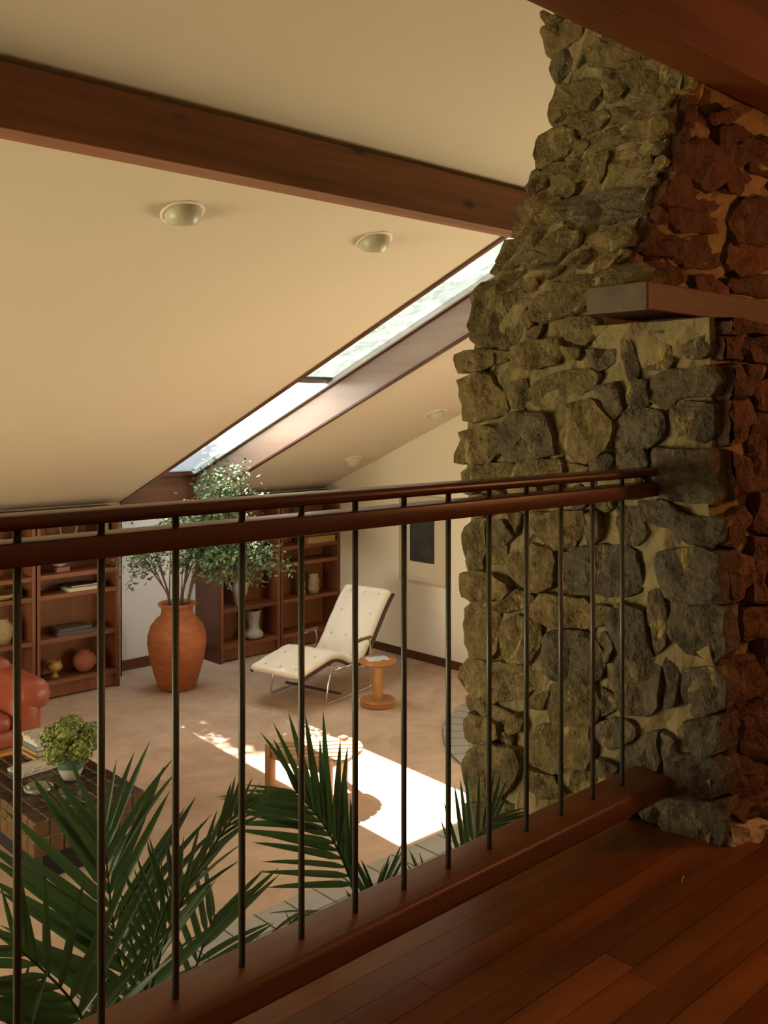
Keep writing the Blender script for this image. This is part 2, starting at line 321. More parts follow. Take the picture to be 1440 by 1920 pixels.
ST_LOW=[[(2.509,3.458),(2.633,3.466),(2.875,3.462),(2.875,3.435),(2.673,3.43),(2.515,3.428)],
[(2.509,3.415),(2.673,3.417),(2.701,3.373),(2.66,3.358),(2.515,3.359)],
[(2.701,3.412),(2.8,3.424),(2.86,3.373),(2.815,3.351),(2.715,3.354)],
[(2.509,3.321),(2.646,3.332),(2.66,3.261),(2.619,3.242),(2.515,3.241)],
[(2.673,3.333),(2.757,3.336),(2.729,3.263),(2.673,3.249)],
[(2.509,3.222),(2.701,3.229),(2.729,3.177),(2.687,3.125),(2.541,3.109),(2.509,3.141)],
[(2.743,3.283),(2.875,3.299),(2.875,3.21),(2.757,3.21)],
[(2.743,3.184),(2.875,3.19),(2.875,3.088),(2.743,3.078)],
[(2.522,3.078),(2.633,3.069),(2.673,3.002),(2.619,2.96),(2.528,2.959)],
[(2.715,3.066),(2.875,3.068),(2.875,2.965),(2.715,2.968)],
[(2.554,2.895),(2.673,2.918),(2.729,2.888),(2.619,2.82),(2.554,2.826)],
[(2.729,2.829),(2.875,2.816),(2.875,2.755),(2.729,2.77)],
[(2.743,2.953),(2.875,2.952),(2.875,2.829),(2.757,2.853)],
[(2.554,2.801),(2.673,2.776),(2.687,2.722),(2.619,2.666),(2.554,2.675)],
[(2.701,2.753),(2.772,2.759),(2.772,2.639),(2.687,2.657)],
[(2.786,2.744),(2.875,2.741),(2.875,2.625),(2.786,2.644)],
[(2.66,2.622),(2.875,2.612),(2.875,2.517),(2.673,2.542)],
[(2.554,2.486),(2.743,2.472),(2.757,2.383),(2.58,2.348),(2.554,2.41)],
[(2.772,2.52),(2.875,2.51),(2.875,2.401),(2.772,2.433)],
[(2.633,2.324),(2.772,2.347),(2.875,2.381),(2.875,2.258),(2.633,2.279)],
[(2.554,2.312),(2.599,2.321),(2.599,2.238),(2.56,2.229)],
[(2.667,2.306),(2.853,2.272),(2.853,2.144),(2.68,2.206)],
[(2.554,2.206),(2.667,2.196),(2.779,2.142),(2.667,2.087),(2.554,2.13)],
[(2.586,2.064),(2.694,2.079),(2.853,2.056),(2.853,1.968),(2.653,2.007)]]
ST_SLAB=[[(2.494,2.06),(2.766,1.986),(2.766,1.855),(2.488,2.001)]]
# ------------------------------------------------------------------ room shell
SLOPE = .4037
def ceil_z(y): return 2*EYE - SLOPE*y
XL, XR, YB, YF = -4.0, 8.78, 10.62, -4.0
SX0, SX1, SYT, SYE = 5.60, 6.77, 4.30, 10.85      # skylight shaft and the alcove below its foot
LOFT = 1.98
def struct(o): o['kind'] = 'structure'; return o
def slab(name, x0, x1, y0, y1, mat, th=.40, parent=None):
    m = MB(); P = [(y0, ceil_z(y0)), (y1, ceil_z(y1)), (y1, ceil_z(y1)+th), (y0, ceil_z(y0)+th)]
    m.prism(P, x0, x1, 'X'); return m.build(name, mat, parent)
ceil = struct(slab('ceiling', XL, SX0, 0, 11.3, M['paint']))
struct(slab('ceiling', SX1+.02, XR+.2, 0, 11.3, M['paint']))
struct(slab('ceiling', SX0, SX1+.02, 0, SYT, M['paint']))
m = MB(); m.prism([(0, ceil_z(0)), (0, ceil_z(0)+.4), (YF-.2, 4.9+.4), (YF-.2, 4.9)], XL, XR+.2, 'X'); struct(m.build('ceiling', M['paint']))
# lower floor: carpet
t = NT('tan_carpet'); v = t.coord(); f1 = t.noise(v, 1.5, 5, .6, 1.2); f2 = t.noise(v, 6, 4, .6, .5); f3 = t.noise(v, 260, 2)
c = t.ramp(f1, [(.35, (.45,.325,.235)), (.62, (.58,.43,.32))]); c = t.mix(t.ramp(f2, [(.35, (.35,.35,.35)), (.7, (0,0,0))]), c, (.39,.275,.195))
t.bump(f3, .35, .01); M['carpet'] = t.set(c, .95, spec=.1)
m = MB(); m.box((XL-.2, YF-.2, -.2), (XR+.2, 11.3, 0)); floor = struct(m.build('floor', M['carpet']))
# slate tiles along the planting side and the round hearth, children of the floor
M['slate'] = plain('pale_slate_tile', (.29, .275, .24), .55, .14, 9, .3, 40, spec=.4, rnd=40)
M['grout'] = plain('dark_grout', (.15, .14, .125), .9)
m = MB(); m.box((.5, 2.7, 0), (8.7, 5.01, .006)); m.build('grout_bed', M['grout'], floor)
HC, HR = (8.4, 5.0), 2.14
P = [(HC[0]+HR*math.cos(a), HC[1]+HR*math.sin(a)) for a in [math.pi*(.5+.5*i/24) for i in range(25)]] + [(8.4, 5.0)]
m = MB(); m.prism(P, 0, .0065, 'Z'); m.build('grout_bed', M['grout'], floor)
tm = MB(); tm.box((-.115, -.115, 0), (.115, .115, .012), .004, 1); tme = tm.mesh('slate_tile')
for i in range(18):
    for j in range(6):
        x, y = 1.99+i*.24, 4.885-j*.24
        link('slate_tile', tme, M['slate'], floor, (x, y, .003))
for ring, (r0, r1, n) in enumerate(((1.80, 2.13, 15), (1.42, 1.79, 12))):
    for k in range(n):
        a0 = math.pi*(.5+.5*(k+.04)/n); a1 = math.pi*(.5+.5*(k+.96)/n)
        q = [(HC[0]+r*math.cos(a), HC[1]+r*math.sin(a)) for r, a in ((r0,a0),(r1,a0),(r1,(a0+a1)/2),(r1,a1),(r0,a1),(r0,(a0+a1)/2))]
        m = MB(); m.prism(q, .003, .015, 'Z'); m.build('slate_tile', M['slate'], floor)
# walls
def wall(name, a, b, mat): m = MB(); m.box(a, b); return struct(m.build(name, mat))
wall('wall_back', (XL, YB, 0), (SX0, 11.1, 2.3), M['wall'])
wall('wall_back', (SX1+.02, YB, 0), (XR+.2, 11.1, 2.3), M['wall'])
wall('wall_alcove', (SX0, SYE, 0), (SX1+.02, 11.1, 1.97), M['alcove'])
RY0, RY1, RZ0, RZ1 = 2.2, 4.8, .55, 2.55          # unseen side window behind the chimney, added to house the fill light
for P in ([(RY1, 0), (11.1, 0), (11.1, ceil_z(11.1)+.2), (RY1, ceil_z(RY1)+.2)], [(YF-.2, 0), (RY0, 0), (RY0, ceil_z(RY0)+.2), (0, ceil_z(0)+.2), (YF-.2, 5.1)],
          [(RY0, 0), (RY1, 0), (RY1, RZ0), (RY0, RZ0)], [(RY0, RZ1), (RY1, RZ1), (RY1, ceil_z(RY1)+.2), (RY0, ceil_z(RY0)+.2)]):
    m = MB(); m.prism(P, XR, XR+.2, 'X'); struct(m.build('wall_right', M['wall']))
wall('wall_front', (XL, YF-.2, 0), (XR, YF, 5.1), M['wall'])
# left wall with an assumed wide window (unseen, out of frame)
WY0, WY1, WZ0, WZ1 = 4.2, 9.0, .25, 2.85
wall('wall_left', (XL-.2, YF, 0), (XL, WY0, 6.6), M['wall'])
wall('wall_left', (XL-.2, WY0, 0), (XL, WY1, WZ0), M['wall'])
wall('wall_left', (XL-.2, WY0, WZ1), (XL, WY1, 5.0), M['wall'])
wall('wall_left', (XL-.2, WY1, 0), (XL, 11.1, 3.0), M['wall'])
def clear_glass(name, tint=(1,1,1), dust=(0,0,0), dustf=0.0, spec=True):
    t = NT(name); t.n.remove(t.b)
    tr = t.add('ShaderNodeBsdfTransparent'); tr.inputs[0].default_value = (*tint, 1)
    gl = t.add('ShaderNodeBsdfGlossy'); gl.inputs['Roughness'].default_value = .03
    fr = t.add('ShaderNodeFresnel'); fr.inputs['IOR'].default_value = 1.35
    mx = t.add('ShaderNodeMixShader'); t.l(fr.outputs[0], mx.inputs[0]); t.l(tr.outputs[0], mx.inputs[1]); t.l(gl.outputs[0], mx.inputs[2])
    last = mx
    if dustf:
        td = t.add('ShaderNodeBsdfTranslucent'); td.inputs[0].default_value = (*dust, 1)
        m2 = t.add('ShaderNodeMixShader'); m2.inputs[0].default_value = dustf
        t.l(last.outputs[0], m2.inputs[1]); t.l(td.outputs[0], m2.inputs[2]); last = m2
    t.l(last.outputs[0], t.out.inputs['Surface']); return t.m
M['glass'] = clear_glass('window_glass')
w2 = struct(empty('assumed_left_window', (XL-.1, (WY0+WY1)/2, WZ0)))  # unseen window, assumed from the light on the chimney's left face
for k in range(4):
    y = WY0-w2.location.y + (WY1-WY0)*k/3
    m = MB(); m.box((-.05, y-.03, 0), (.05, y+.03, WZ1-WZ0)); m.build('window_frame', M['trimw'], w2)
for k in range(3):
    y0 = WY0-w2.location.y + (WY1-WY0)*k/3 + .03; y1 = y0 + (WY1-WY0)/3 - .06
    m = MB(); m.box((-.006, y0, .0), (.006, y1, WZ1-WZ0)); m.build('pane', M['glass'], w2)
w3 = struct(empty('added_side_window', (XR+.1, (RY0+RY1)/2, RZ0)))  # unseen window added around the fill light
for k in range(3):
    y = (RY1-RY0)*(k/2-.5); m = MB(); m.box((-.05, y-.03, 0), (.05, y+.03, RZ1-RZ0)); m.build('window_frame', M['trimw'], w3)
for k in range(2):
    y0 = (RY1-RY0)*(k/2-.5)+.03; m = MB(); m.box((-.006, y0, 0), (.006, y0+(RY1-RY0)/2-.06, RZ1-RZ0)); m.build('pane', M['glass'], w3)
# loft slab and boards
m = MB(); m.box((XL, YF, LOFT-.24), (2.6, 1.68, LOFT-.02)); lf = struct(m.build('floor_loft', M['trimx']))
m = MB(); m.box((2.6, YF, LOFT-.24), (XR, 1.30, LOFT-.02)); struct(m.build('floor_loft', M['trimx']))
BW = .076; rnd = random.Random(3)
for j in range(33):
    y1 = 1.615 - j*BW; x = -1.4 + rnd.uniform(-.8, .8)
    xs = [x]
    while xs[-1] < 4.4: xs.append(xs[-1] + rnd.uniform(1.7, 3.0))
    xe_max = 2.56 if y1 > 1.37 else (2.62 if y1 > 1.29 else 4.4)
    for xa, xb in zip(xs, xs[1:]):
        xb = min(xb, xe_max)
        if xb - xa < .05: continue
        L = xb-xa; m = MB(); m.box((-L/2+.0008, -BW/2+.0009, -.02), (L/2-.0008, BW/2-.0009, 0))
        m.build('floorboard', M['board'], lf, loc=((xa+xb)/2, y1-BW/2, LOFT + rnd.uniform(-.0007, .0007)))
M['dusty'] = plain('dusty_gap_filler', (.26, .23, .17), .95, .5, 18, .8, 60, spec=.1)
m = MB(); m.box((-1.5, 1.618, LOFT-.02), (2.54, 1.68, LOFT-.006)); m.build('gap_strip', M['dusty'], lf)
# skylight (window_1): shaft panels, glass, mullion
sk = struct(empty('window_1', (SX0, SYE, ceil_z(SYE))))
def strip(name, x0, x1, y0, y1, dz0, dz1, mat, parent=sk):     # follows the roof slope
    m = MB(); O = parent.location if parent else Vector((0,0,0))
    P = [(y0-O.y, ceil_z(y0)+dz0-O.z), (y1-O.y, ceil_z(y1)+dz0-O.z), (y1-O.y, ceil_z(y1)+dz1-O.z), (y0-O.y, ceil_z(y0)+dz1-O.z)]
    m.prism(P, x0-O.x, x1-O.x, 'X'); return m.build(name, mat, parent)
strip('shaft_panel', SX1, SX1+.018, SYT, SYE, -.012, .34, M['shaft'])
strip('shaft_panel', SX0-.018, SX0, SYT, SYE, -.004, .40, M['shaft'])
strip('shaft_trim', SX1-.016, SX1+.02, SYT, SYE, .335, .352, M['trimw'])
strip('shaft_trim', SX1-.012, SX1+.035, SYT, YB, -.030, -.006, M['trimw'])
strip('shaft_trim', SX0-.03, SX0+.010, SYT, SYE, -.018, .002, M['trimw'])
strip('glazing_bar', SX1-.05, SX1+.02, SYT, SYE, .352, .41, M['alcove'])
m = MB(); m.box((0, 0, .0), (SX1-SX0, .018, .50)); m.build('header', M['trimx'], sk, loc=(0, -.01, 1.95-sk.location.z))
m = MB(); m.box((0, -.035, 0), (SX1-SX0, .01, .03)); m.build('sill', M['trimx'], sk, loc=(0, -.01, .36))
MUL = 8.05
strip('mullion', SX0, SX1, MUL-.05, MUL+.05, .385, .43, M['steel'])
M['pane_clear'] = clear_glass('sunlit_skylight_glass', (.97,.98,.98), (1,1,1), .11)
def hazy():
    t = NT('weathered_skylight_glass'); t.n.remove(t.b); v = t.coord()
    n1 = t.noise(v, 5, 5, .65, .8); n2 = t.noise(v, 17, 3, .6)
    c = t.ramp(n1, [(.3, (.115,.124,.122)), (.6, (.180,.190,.186)), (.8, (.26,.265,.25))])
    c = t.mix(t.ramp(n2, [(.62, (0,0,0)), (.70, (.75,.75,.75))]), c, (.28,.28,.15))
    td = t.add('ShaderNodeBsdfTranslucent'); t.l(c, td.inputs[0]); tr = t.add('ShaderNodeBsdfTransparent'); tr.inputs[0].default_value = (.045,.05,.05,1)
    ad = t.add('ShaderNodeAddShader'); t.l(td.outputs[0], ad.inputs[0]); t.l(tr.outputs[0], ad.inputs[1]); t.l(ad.outputs[0], t.out.inputs['Surface']); return t.m
M['pane_hazy'] = hazy()
strip('pane', SX0-.06, SX1+.06, SYT-.1, MUL, .405, .412, M['pane_hazy'])
strip('pane', SX0-.06, SX1+.06, MUL, SYE+.1, .405, .412, M['pane_clear'])
# alcove side panels
m = MB(); m.box((SX1+.004, YB-.34, 0), (SX1+.018, SYE, 2.28)); struct(m.build('trim_1', M['trimw']))
m = MB(); m.box((SX0-.018, YB, 0), (SX0, SYE, 2.28)); struct(m.build('trim_2', M['trimw']))
m = MB(); m.box((SX0, SYE-.02, 0), (SX1, SYE, .13), .003, 1); struct(m.build('baseboard_alcove', M['trimx']))
m = MB(); m.box((XR-.018, 1.9, 0), (XR, 10.26, .105), .003, 1); struct(m.build('baseboard_right', M['trimw']))
# beams
def beam(name, y0, y1, z0, z1, x0, x1, mat, label):
    m = MB(); m.box((-(x1-x0)/2, -(y1-y0)/2, 0), ((x1-x0)/2, (y1-y0)/2, z1-z0), .004, 2)
    o = m.build(name, mat, None, loc=((x0+x1)/2, (y0+y1)/2, z0)); return tag(o, label, 'beam')
beam('ceiling_beam', 4.10, 4.272, 4.416, ceil_z(4.2), XL, 5.9, M['beam'], 'long dark stained beam crossing the sloped white ceiling')
beam('tie_beam', 1.525, 1.672, 4.345, 4.68, XL, XR, M['beam2'], 'rough knotty beam overhead in front of the stone chimney')
# ceiling eyeball fixtures
M['fixture'] = plain('bone_enamel_fixture', (.50, .46, .35), .35, .05, spec=.5)
M['fixring'] = plain('white_fixture_ring', (.80, .73, .62), .5, .03)
AIM = Vector((-.15, -.22, .96)).to_track_quat('Z', 'Y').to_euler()
def eyeball(x, y, label):
    root = empty('eyeball_downlight', (x, y, ceil_z(y)), 0, label, 'ceiling light', 'eyeball lights in the sloped ceiling')
    th = -math.atan(SLOPE)
    m = MB(); m.lathe([(.135, .002), (.135, -.004), (.112, -.008), (.105, .002)], 32); m.build('trim_ring', M['fixring'], root, True, rot=(th, 0, 0))
    R, cut = .112, -.068; prof = [(R*math.cos(a), R*math.sin(a)) for a in [0.95-1.0*i/12*(.95+math.asin(-cut/R)) for i in range(13)]]
    m = MB(); m.lathe(prof, 28); o = m.build('eyeball', M['fixture'], root, True, rot=AIM)
    rr = prof[-1][0]; m = MB(); m.lathe([(rr, cut), (rr*.9, cut-.002), (rr*.88, cut+.03), (0, cut+.03)], 28); m.build('aperture', M['black'], root, True, rot=AIM)
eyeball(3.02, 4.98, 'eyeball ceiling light nearest the left frame edge, under the beam')
eyeball(4.54, 4.95, 'eyeball ceiling light between the beam and the skylight top')
eyeball(8.27, 9.46, 'small far eyeball ceiling light above the right bookcase')
eyeball(8.30, 7.95, 'small far eyeball ceiling light beside the chimney edge')
# ------------------------------------------------------------------ stone chimney
ZT = [0, 3.34, 3.45, 3.65, 3.72, 3.86, 4.02, 4.11, 4.31, 4.40, 4.56, 4.72, 6.2]
XT = [2.53, 2.53, 2.565, 2.62, 2.70, 2.78, 2.90, 2.95, 3.03, 3.06, 3.05, 3.03, 3.1]
def face_x(z):
    for i in range(len(ZT)-1):
        if z <= ZT[i+1]: return XT[i] + (XT[i+1]-XT[i])*(z-ZT[i])/(ZT[i+1]-ZT[i])
    return XT[-1]
ch = empty('stone_chimney', (3.6, 1.8, 0), 0, 'tall rough fieldstone chimney at the end of the railing', 'chimney')
CO = ch.location.copy()
rs = random.Random(11)
def core():
    m = MB(); bm = m.bm
    zs = [0, .8, 1.6, 1.9] + [2.0+.06*i for i in range(71)]
    prev = None
    def jit(): return rs.uniform(-.015, .015)
    for z in zs:
        ring = []
        y0 = 1.735; y1 = 2.265
        for k in range(15): ring.append((face_x(z)+.004+jit(), y1+(y0-y1)*k/14+jit()*.6, z+jit()))
        for k in range(1, 25): ring.append((face_x(z)+.02+(5.2-face_x(z))*k/24, y0+jit()*1.6, z))
        for k in range(7): ring.append((5.2-(5.2-face_x(z)-.1)*k/7, y1, z))
        cur = [bm.verts.new(Vector(p)-CO) for p in ring]
        if prev:
            for i in range(len(cur)): bm.faces.new((prev[i], prev[(i+1)%len(cur)], cur[(i+1)%len(cur)], cur[i]))
        prev = cur
    bm.faces.new(prev)
    m.build('mortar_core', M['mortar'], ch)
    m = MB(); bm = m.bm; prev = None
    for z in [0, .8, 1.6, 1.9] + [1.98+.06*i for i in range(25)] + [3.47]:
        ring = [(2.532+jit(), 1.74+(1.345-1.74)*k/8+jit()*.5, z) for k in range(9)] + [(2.55+2.5*k/30, 1.345+jit(), z) for k in range(1, 31)] + [(5.05, 1.74, z)]
        cur = [bm.verts.new(Vector(p)-CO) for p in ring]
        if prev:
            for i in range(len(cur)): bm.faces.new((prev[i], prev[(i+1)%len(cur)], cur[(i+1)%len(cur)], cur[i]))
        prev = cur
    bm.faces.new(prev)
    m.build('mortar_core', M['mortar'], ch)
core()
def stone(poly, place, outward, mat, proud=None, grow=1.13):
    """poly in face coordinates (u, z); place(u, z) -> point on the wall; outward: unit vector"""
    pr = proud if proud is not None else rs.uniform(.018, .048)
    cu = sum(p[0] for p in poly)/len(poly); cz = sum(p[1] for p in poly)/len(poly)
    size = max(max(p[0] for p in poly)-min(p[0] for p in poly), max(p[1] for p in poly)-min(p[1] for p in poly))
    P = [(cu+(u-cu)*grow, cz+(z-cz)*grow) for u, z in poly]
    D = []
    n = len(P)
    for i in range(n):                                # cut corners, add jitter
        a, b = P[i], P[(i+1) % n]; e = math.hypot(b[0]-a[0], b[1]-a[1]); k = max(2, min(5, int(e/.035)+1))
        for q in range(k):
            f = (q+.18)/k; j = size*.022
            D.append((a[0]+(b[0]-a[0])*f+rs.uniform(-j, j), a[1]+(b[1]-a[1])*f+rs.uniform(-j, j)))
    C = Vector(place(cu, cz)); bm = bmesh.new(); seed = Vector((rs.uniform(0, 99), rs.uniform(0, 99), rs.uniform(0, 99)))
    tilt = (rs.uniform(-.22, .22), rs.uniform(-.22, .22))
    def vert(u, z, d):
        if d > 0:
            w = noise.noise(Vector((u, z, 0))*14+seed)*.026 + noise.noise(Vector((u, z, 3))*34+seed)*.014
            d = max(.003, d + w + ((u-cu)*tilt[0] + (z-cz)*tilt[1])*.55)
        return bm.verts.new(Vector(place(u, z)) + outward*d - C)
    rings = []
    for sc, d in ((1.0, -.07), (1.015, pr*.35), (.975, pr*.9), (.82, pr), (.60, pr*1.03), (.32, pr*1.05)):
        rings.append([vert(cu+(u-cu)*sc, cz+(z-cz)*sc, d) for u, z in D])
    cv = vert(cu, cz, pr*1.08); N = len(D)
    for a, b in zip(rings, rings[1:]):
        for i in range(N): bm.faces.new((a[i], a[(i+1)%N], b[(i+1)%N], b[i]))
    for i in range(N): bm.faces.new((rings[-1][i], rings[-1][(i+1)%N], cv))
    bm.faces.new(rings[0][::-1])
    bmesh.ops.recalc_face_normals(bm, faces=bm.faces[:])
    me = bpy.data.meshes.new('stone'); bm.to_mesh(me); bm.free(); me.materials.append(mat); shade(me, True)
    try: me.set_sharp_from_angle(angle=math.radians(20))
    except Exception: pass
    o = bpy.data.objects.new('stone', me); COL.objects.link(o); o.parent = ch; o.location = C - CO; return o
OX = Vector((-1, 0, .18)).normalized(); OXV = Vector((-1, 0, 0)); OY = Vector((0, -1, 0))
def pf(u, z): return (face_x(z)+.012, u, z)
def pu(u, z): return (max(u, face_x(z)+.02), 1.756, z)
def pl(u, z): return (max(u, 2.555), 1.338, z)
def ctr(p): return sum(q[0] for q in p)/len(p), sum(q[1] for q in p)/len(p)
def warp(p): return [((1.95-(1.95-u)*1.28) if (z > 3.5 and u < 1.95) else u, z) for u, z in p]
ST_FACE = [warp(p) for p in ST_FACE]
def pdist(pt, poly):          # negative inside
    x, y = pt; best = 9; ins = False; n = len(poly)
    for i in range(n):
        (x0, y0), (x1, y1) = poly[i], poly[(i+1) % n]; dx, dy = x1-x0, y1-y0; t_ = max(0, min(1, ((x-x0)*dx+(y-y0)*dy)/(dx*dx+dy*dy+1e-9)))
        best = min(best, math.hypot(x-x0-dx*t_, y-y0-dy*t_))
        if (y0 > y) != (y1 > y) and x < x0+(y-y0)/(y1-y0)*dx: ins = not ins
    return -best if ins else best
fill = []
for _ in range(2600):
    z = rs.uniform(2.0, 4.55); u = rs.uniform(1.345 if z < 3.46 else 1.735, 2.27)
    if 3.46 < z < 3.62 and u < 1.76: continue
    dmin = min(pdist((u, z), q) for q in ST_FACE + fill)
    if dmin > .030:
        r = min(dmin-.004, .065); a0 = rs.uniform(0, 6)
        fill.append([(u+r*rs.uniform(.8,1.15)*math.cos(a0+k*6.283/6), z+r*rs.uniform(.7,1.05)*math.sin(a0+k*6.283/6)) for k in range(6)])
    if len(fill) >= 42: break
for i, p in enumerate(ST_FACE + fill):
    u, z = ctr(p); up = z > 3.5
    mat = M['stoneg'] if (u < 1.72 and z < 3.5) or rs.random() < .07 else M['stone']
    stone(p, pf, OX if up else OXV, mat, rs.uniform(.018, .034) if up else None)
for p in ST_UP: stone(p, pu, OY, M['stoner'], rs.uniform(.03, .07), 1.2)
for p in ST_LOW: stone(p, pl, OY, M['stoner'], rs.uniform(.02, .045), 1.2)
for p in ST_SLAB: stone(p, lambda u, z: (max(u, 2.55), 1.335, z), OY, M['curb'], .05)
def courses(u0, u1, z0, z1, place, out, mat, h=.17, w=.26, skip=None):
    z = z0
    while z < z1-.05:
        hh = min(h*rs.uniform(.75, 1.25), z1-z); u = u0 - rs.uniform(0, .1)
        while u < u1:
            ww = w*rs.uniform(.6, 1.35); a, b = max(u, u0), min(u+ww, u1)
            if b-a > .06 and not (skip and skip((a+b)/2, z+hh/2)):
                g = .012; j = lambda: rs.uniform(-.015, .015)
                stone([(a+g+j(), z+g+j()), (b-g+j(), z+g+j()), (b-g+j(), z+hh-g+j()), (a+g+j(), z+hh-g+j())], place, out, mat, grow=1.0)
            u += ww
        z += hh
courses(1.74, 2.28, .05, 1.62, pf, OXV, M['stone'], .26, .34)                       # below the loft, facing the planter
courses(2.62, 5.1, .1, 5.3, lambda u, z: (u, 2.255, z), Vector((0, 1, 0)), M['stone'], .55, .85, skip=lambda u, z: u < face_x(z+.15)+.30)   # far side
courses(3.72, 5.2, 3.62, 4.4, pu, OY, M['stoner'], .2, .36)
courses(2.86, 5.05, 2.05, 3.42, pl, OY, M['stoner'], .24, .38, skip=lambda u, z: 3.25 < u < 4.3 and z < 3.0)
courses(3.1, 5.2, 4.40, 5.4, pu, OY, M['stoner'], .26, .40)
courses(1.76, 2.26, 4.74, 5.5, pf, OXV, M['stone'], .17, .26)
m = MB(); m.box((3.25, 1.30, 1.99), (4.3, 1.345, 2.98)); m.build('firebox_dark_panel', M['black'], ch, loc=-CO)  # flat black panel stands in for the shade inside the firebox
# mantel
m = MB(); m.box((0, 0, 0), (2.3, .215, .086), .005, 2)
tag(m.build('mantel_shelf', M['mantel'], None, loc=(2.475, 1.515, 3.50)), 'thick wooden mantel plank set into the stone fireplace', 'mantel')

# ------------------------------------------------------------------ railing
rl = empty('railing', (.5, 1.522, LOFT), 0, 'dark red wood railing with slim green metal balusters at loft edge', 'railing')
RO = rl.location
def rbox(name, y0, y1, z0, z1, bev, mat, x0=-1.4, x1=2.545):
    m = MB(); m.box((x0-RO.x, y0-RO.y, z0-RO.z), (x1-RO.x, y1-RO.y, z1-RO.z), bev, 3); return smooth_angle(m.build(name, mat, rl))
rbox('handrail', 1.488, 1.556, 3.013, 3.037, .009, M['rail'])
rbox('mid_rail', 1.487, 1.557, 2.955, 2.994, .004, M['rail'])
rbox('bottom_rail', 1.462, 1.590, 2.078, 2.140, .014, M['botrail'], x1=2.56)
bme = MB().tube([(0, 0, 0), (0, 0, 3.018-2.134)], .0066, 12).mesh('baluster', True)
for k in range(-12, 11):
    x = 2.3525 - .1444*(10-k)
    if x < -1.35: continue
    link('baluster', bme, M['steel'], rl, (x-RO.x, 0, 2.134-RO.z))
# ------------------------------------------------------------------ bookcases
CY0, CY1, CH = 10.27, 10.61, 2.10
def bookcase(x0, x1, label, shelves=(.19, .658, 1.145, 1.37, 1.74)):
    r = empty('bookcase', ((x0+x1)/2, (CY0+CY1)/2, 0), 0, label, 'bookcase', 'built-in wooden bookcases on the back wall')
    w, d = (x1-x0)/2, (CY1-CY0)/2
    for s in (-1, 1):
        m = MB(); m.box((s*w-(.036 if s > 0 else 0), -d, 0), (s*w+(0 if s > 0 else .036), d, CH-.04), .002, 1); m.build('side_panel', M['casev'], r)
    m = MB(); m.box((-w+.036, d-.012, .10), (w-.036, d, CH-.04)); m.build('back_panel', M['caseback'], r)
    for z in shelves:
        m = MB(); m.box((-w+.036, -d+.004, z-.024), (w-.036, d-.012, z+.026), .002, 1); m.build('shelf', M['case'], r)
    m = MB(); m.box((-w, -d-.012, CH-.04), (w, d, CH), .002, 1); m.build('top_board', M['case'], r)
    m = MB(); m.box((-w+.036, -d+.05, .02), (w-.036, -d+.07, .166)); m.build('toe_board', M['casev'], r)
    return r
bookcase(4.405, 5.39, 'bookcase just left of the white alcove holding two grey books')
bookcase(3.40, 4.385, 'bookcase at the left edge behind the red sofa')
bookcase(6.79, 7.72, 'bookcase right of the alcove, behind the potted tree')
bookcase(7.735, 8.76, 'bookcase in the far corner behind the white chaise')
SH = [.216, .684, 1.171, 1.396, 1.766]
# ------------------------------------------------------------------ shelf items
def turned(name, prof, mat, loc, label, cat, n=24, group=None, smooth=True):
    m = MB(); m.lathe(prof, n); o = m.build(name, mat, None, smooth, loc); return tag(o, label, cat, group)
M['ochre'] = plain('ochre_glaze', (.42, .27, .075), .35, .3, 18)
M['clayred'] = plain('rough_red_clay', (.30, .10, .055), .8, .25, 20, .3)
M['greyglaze'] = plain('speckled_grey_glaze', (.40, .37, .32), .5, .5, 30)
M['tanglaze'] = plain('speckled_tan_glaze', (.36, .27, .14), .5, .45, 26)
M['creamglaze'] = plain('cream_glaze', (.46, .36, .24), .5, .3, 20)
turned('goblet', [(0,0),(.048,0),(.046,.015),(.026,.04),(.028,.06),(.075,.085),(.088,.12),(.078,.155),(.06,.165),(.075,.185),(.066,.187),(.052,.165),(.05,.12),(0,.10)], M['ochre'], (4.66, 10.41, SH[0]), 'small ochre footed goblet on the bottom shelf', 'goblet')
turned('clay_pot', [(0,0),(.055,0),(.095,.035),(.132,.10),(.13,.155),(.10,.205),(.055,.228),(.05,.24),(.062,.252),(.05,.252),(.04,.235),(.09,.19),(.11,.12),(0,.03)], M['clayred'], (5.02, 10.41, SH[0]), 'round red clay pot on the bottom shelf beside the goblet', 'pot')
def book(name, sx, sy, sz, cover, pages, loc, rz, label, parent=None):
    r = empty(name, loc, rz, label, 'book')
    m = MB(); m.box((-sx/2+.006, -sy/2+.006, .004), (sx/2-.004, sy/2-.006, sz-.004)); m.build('pages', pages, r)
    m = MB(); m.box((-sx/2, -sy/2, 0), (sx/2, sy/2, .004)); m.box((-sx/2, -sy/2, sz-.004), (sx/2, sy/2, sz)); m.box((-sx/2, -sy/2, .004), (-sx/2+.005, sy/2, sz-.004)); m.build('cover', cover, r); return r
M['pages'] = plain('book_pages', (.66, .60, .48), .9, .08, 40)
def cov(n, c, r=.5): M[n] = plain(n, c, r, .1, 20); return M[n]
cov('grey_cover', (.10, .098, .088)); cov('grey_cover_b', (.085, .083, .078)); cov('white_cover', (.62, .57, .47)); cov('navy_cover', (.035, .036, .045)); cov('tan_cover', (.42, .27, .10)); cov('brown_cover', (.12, .05, .03)); cov('blue_cover', (.14, .20, .22)); cov('rose_cover', (.28, .13, .10))
book('book', .46, .26, .042, M['grey_cover'], M['grey_cover_b'], (4.885, 10.42, SH[1]), 0, 'large grey book lying at the bottom of the shelf pair')
book('book', .40, .24, .036, M['grey_cover_b'], M['grey_cover'], (4.865, 10.43, SH[1]+.0425), .05, 'dark grey book lying on top of the larger grey book')
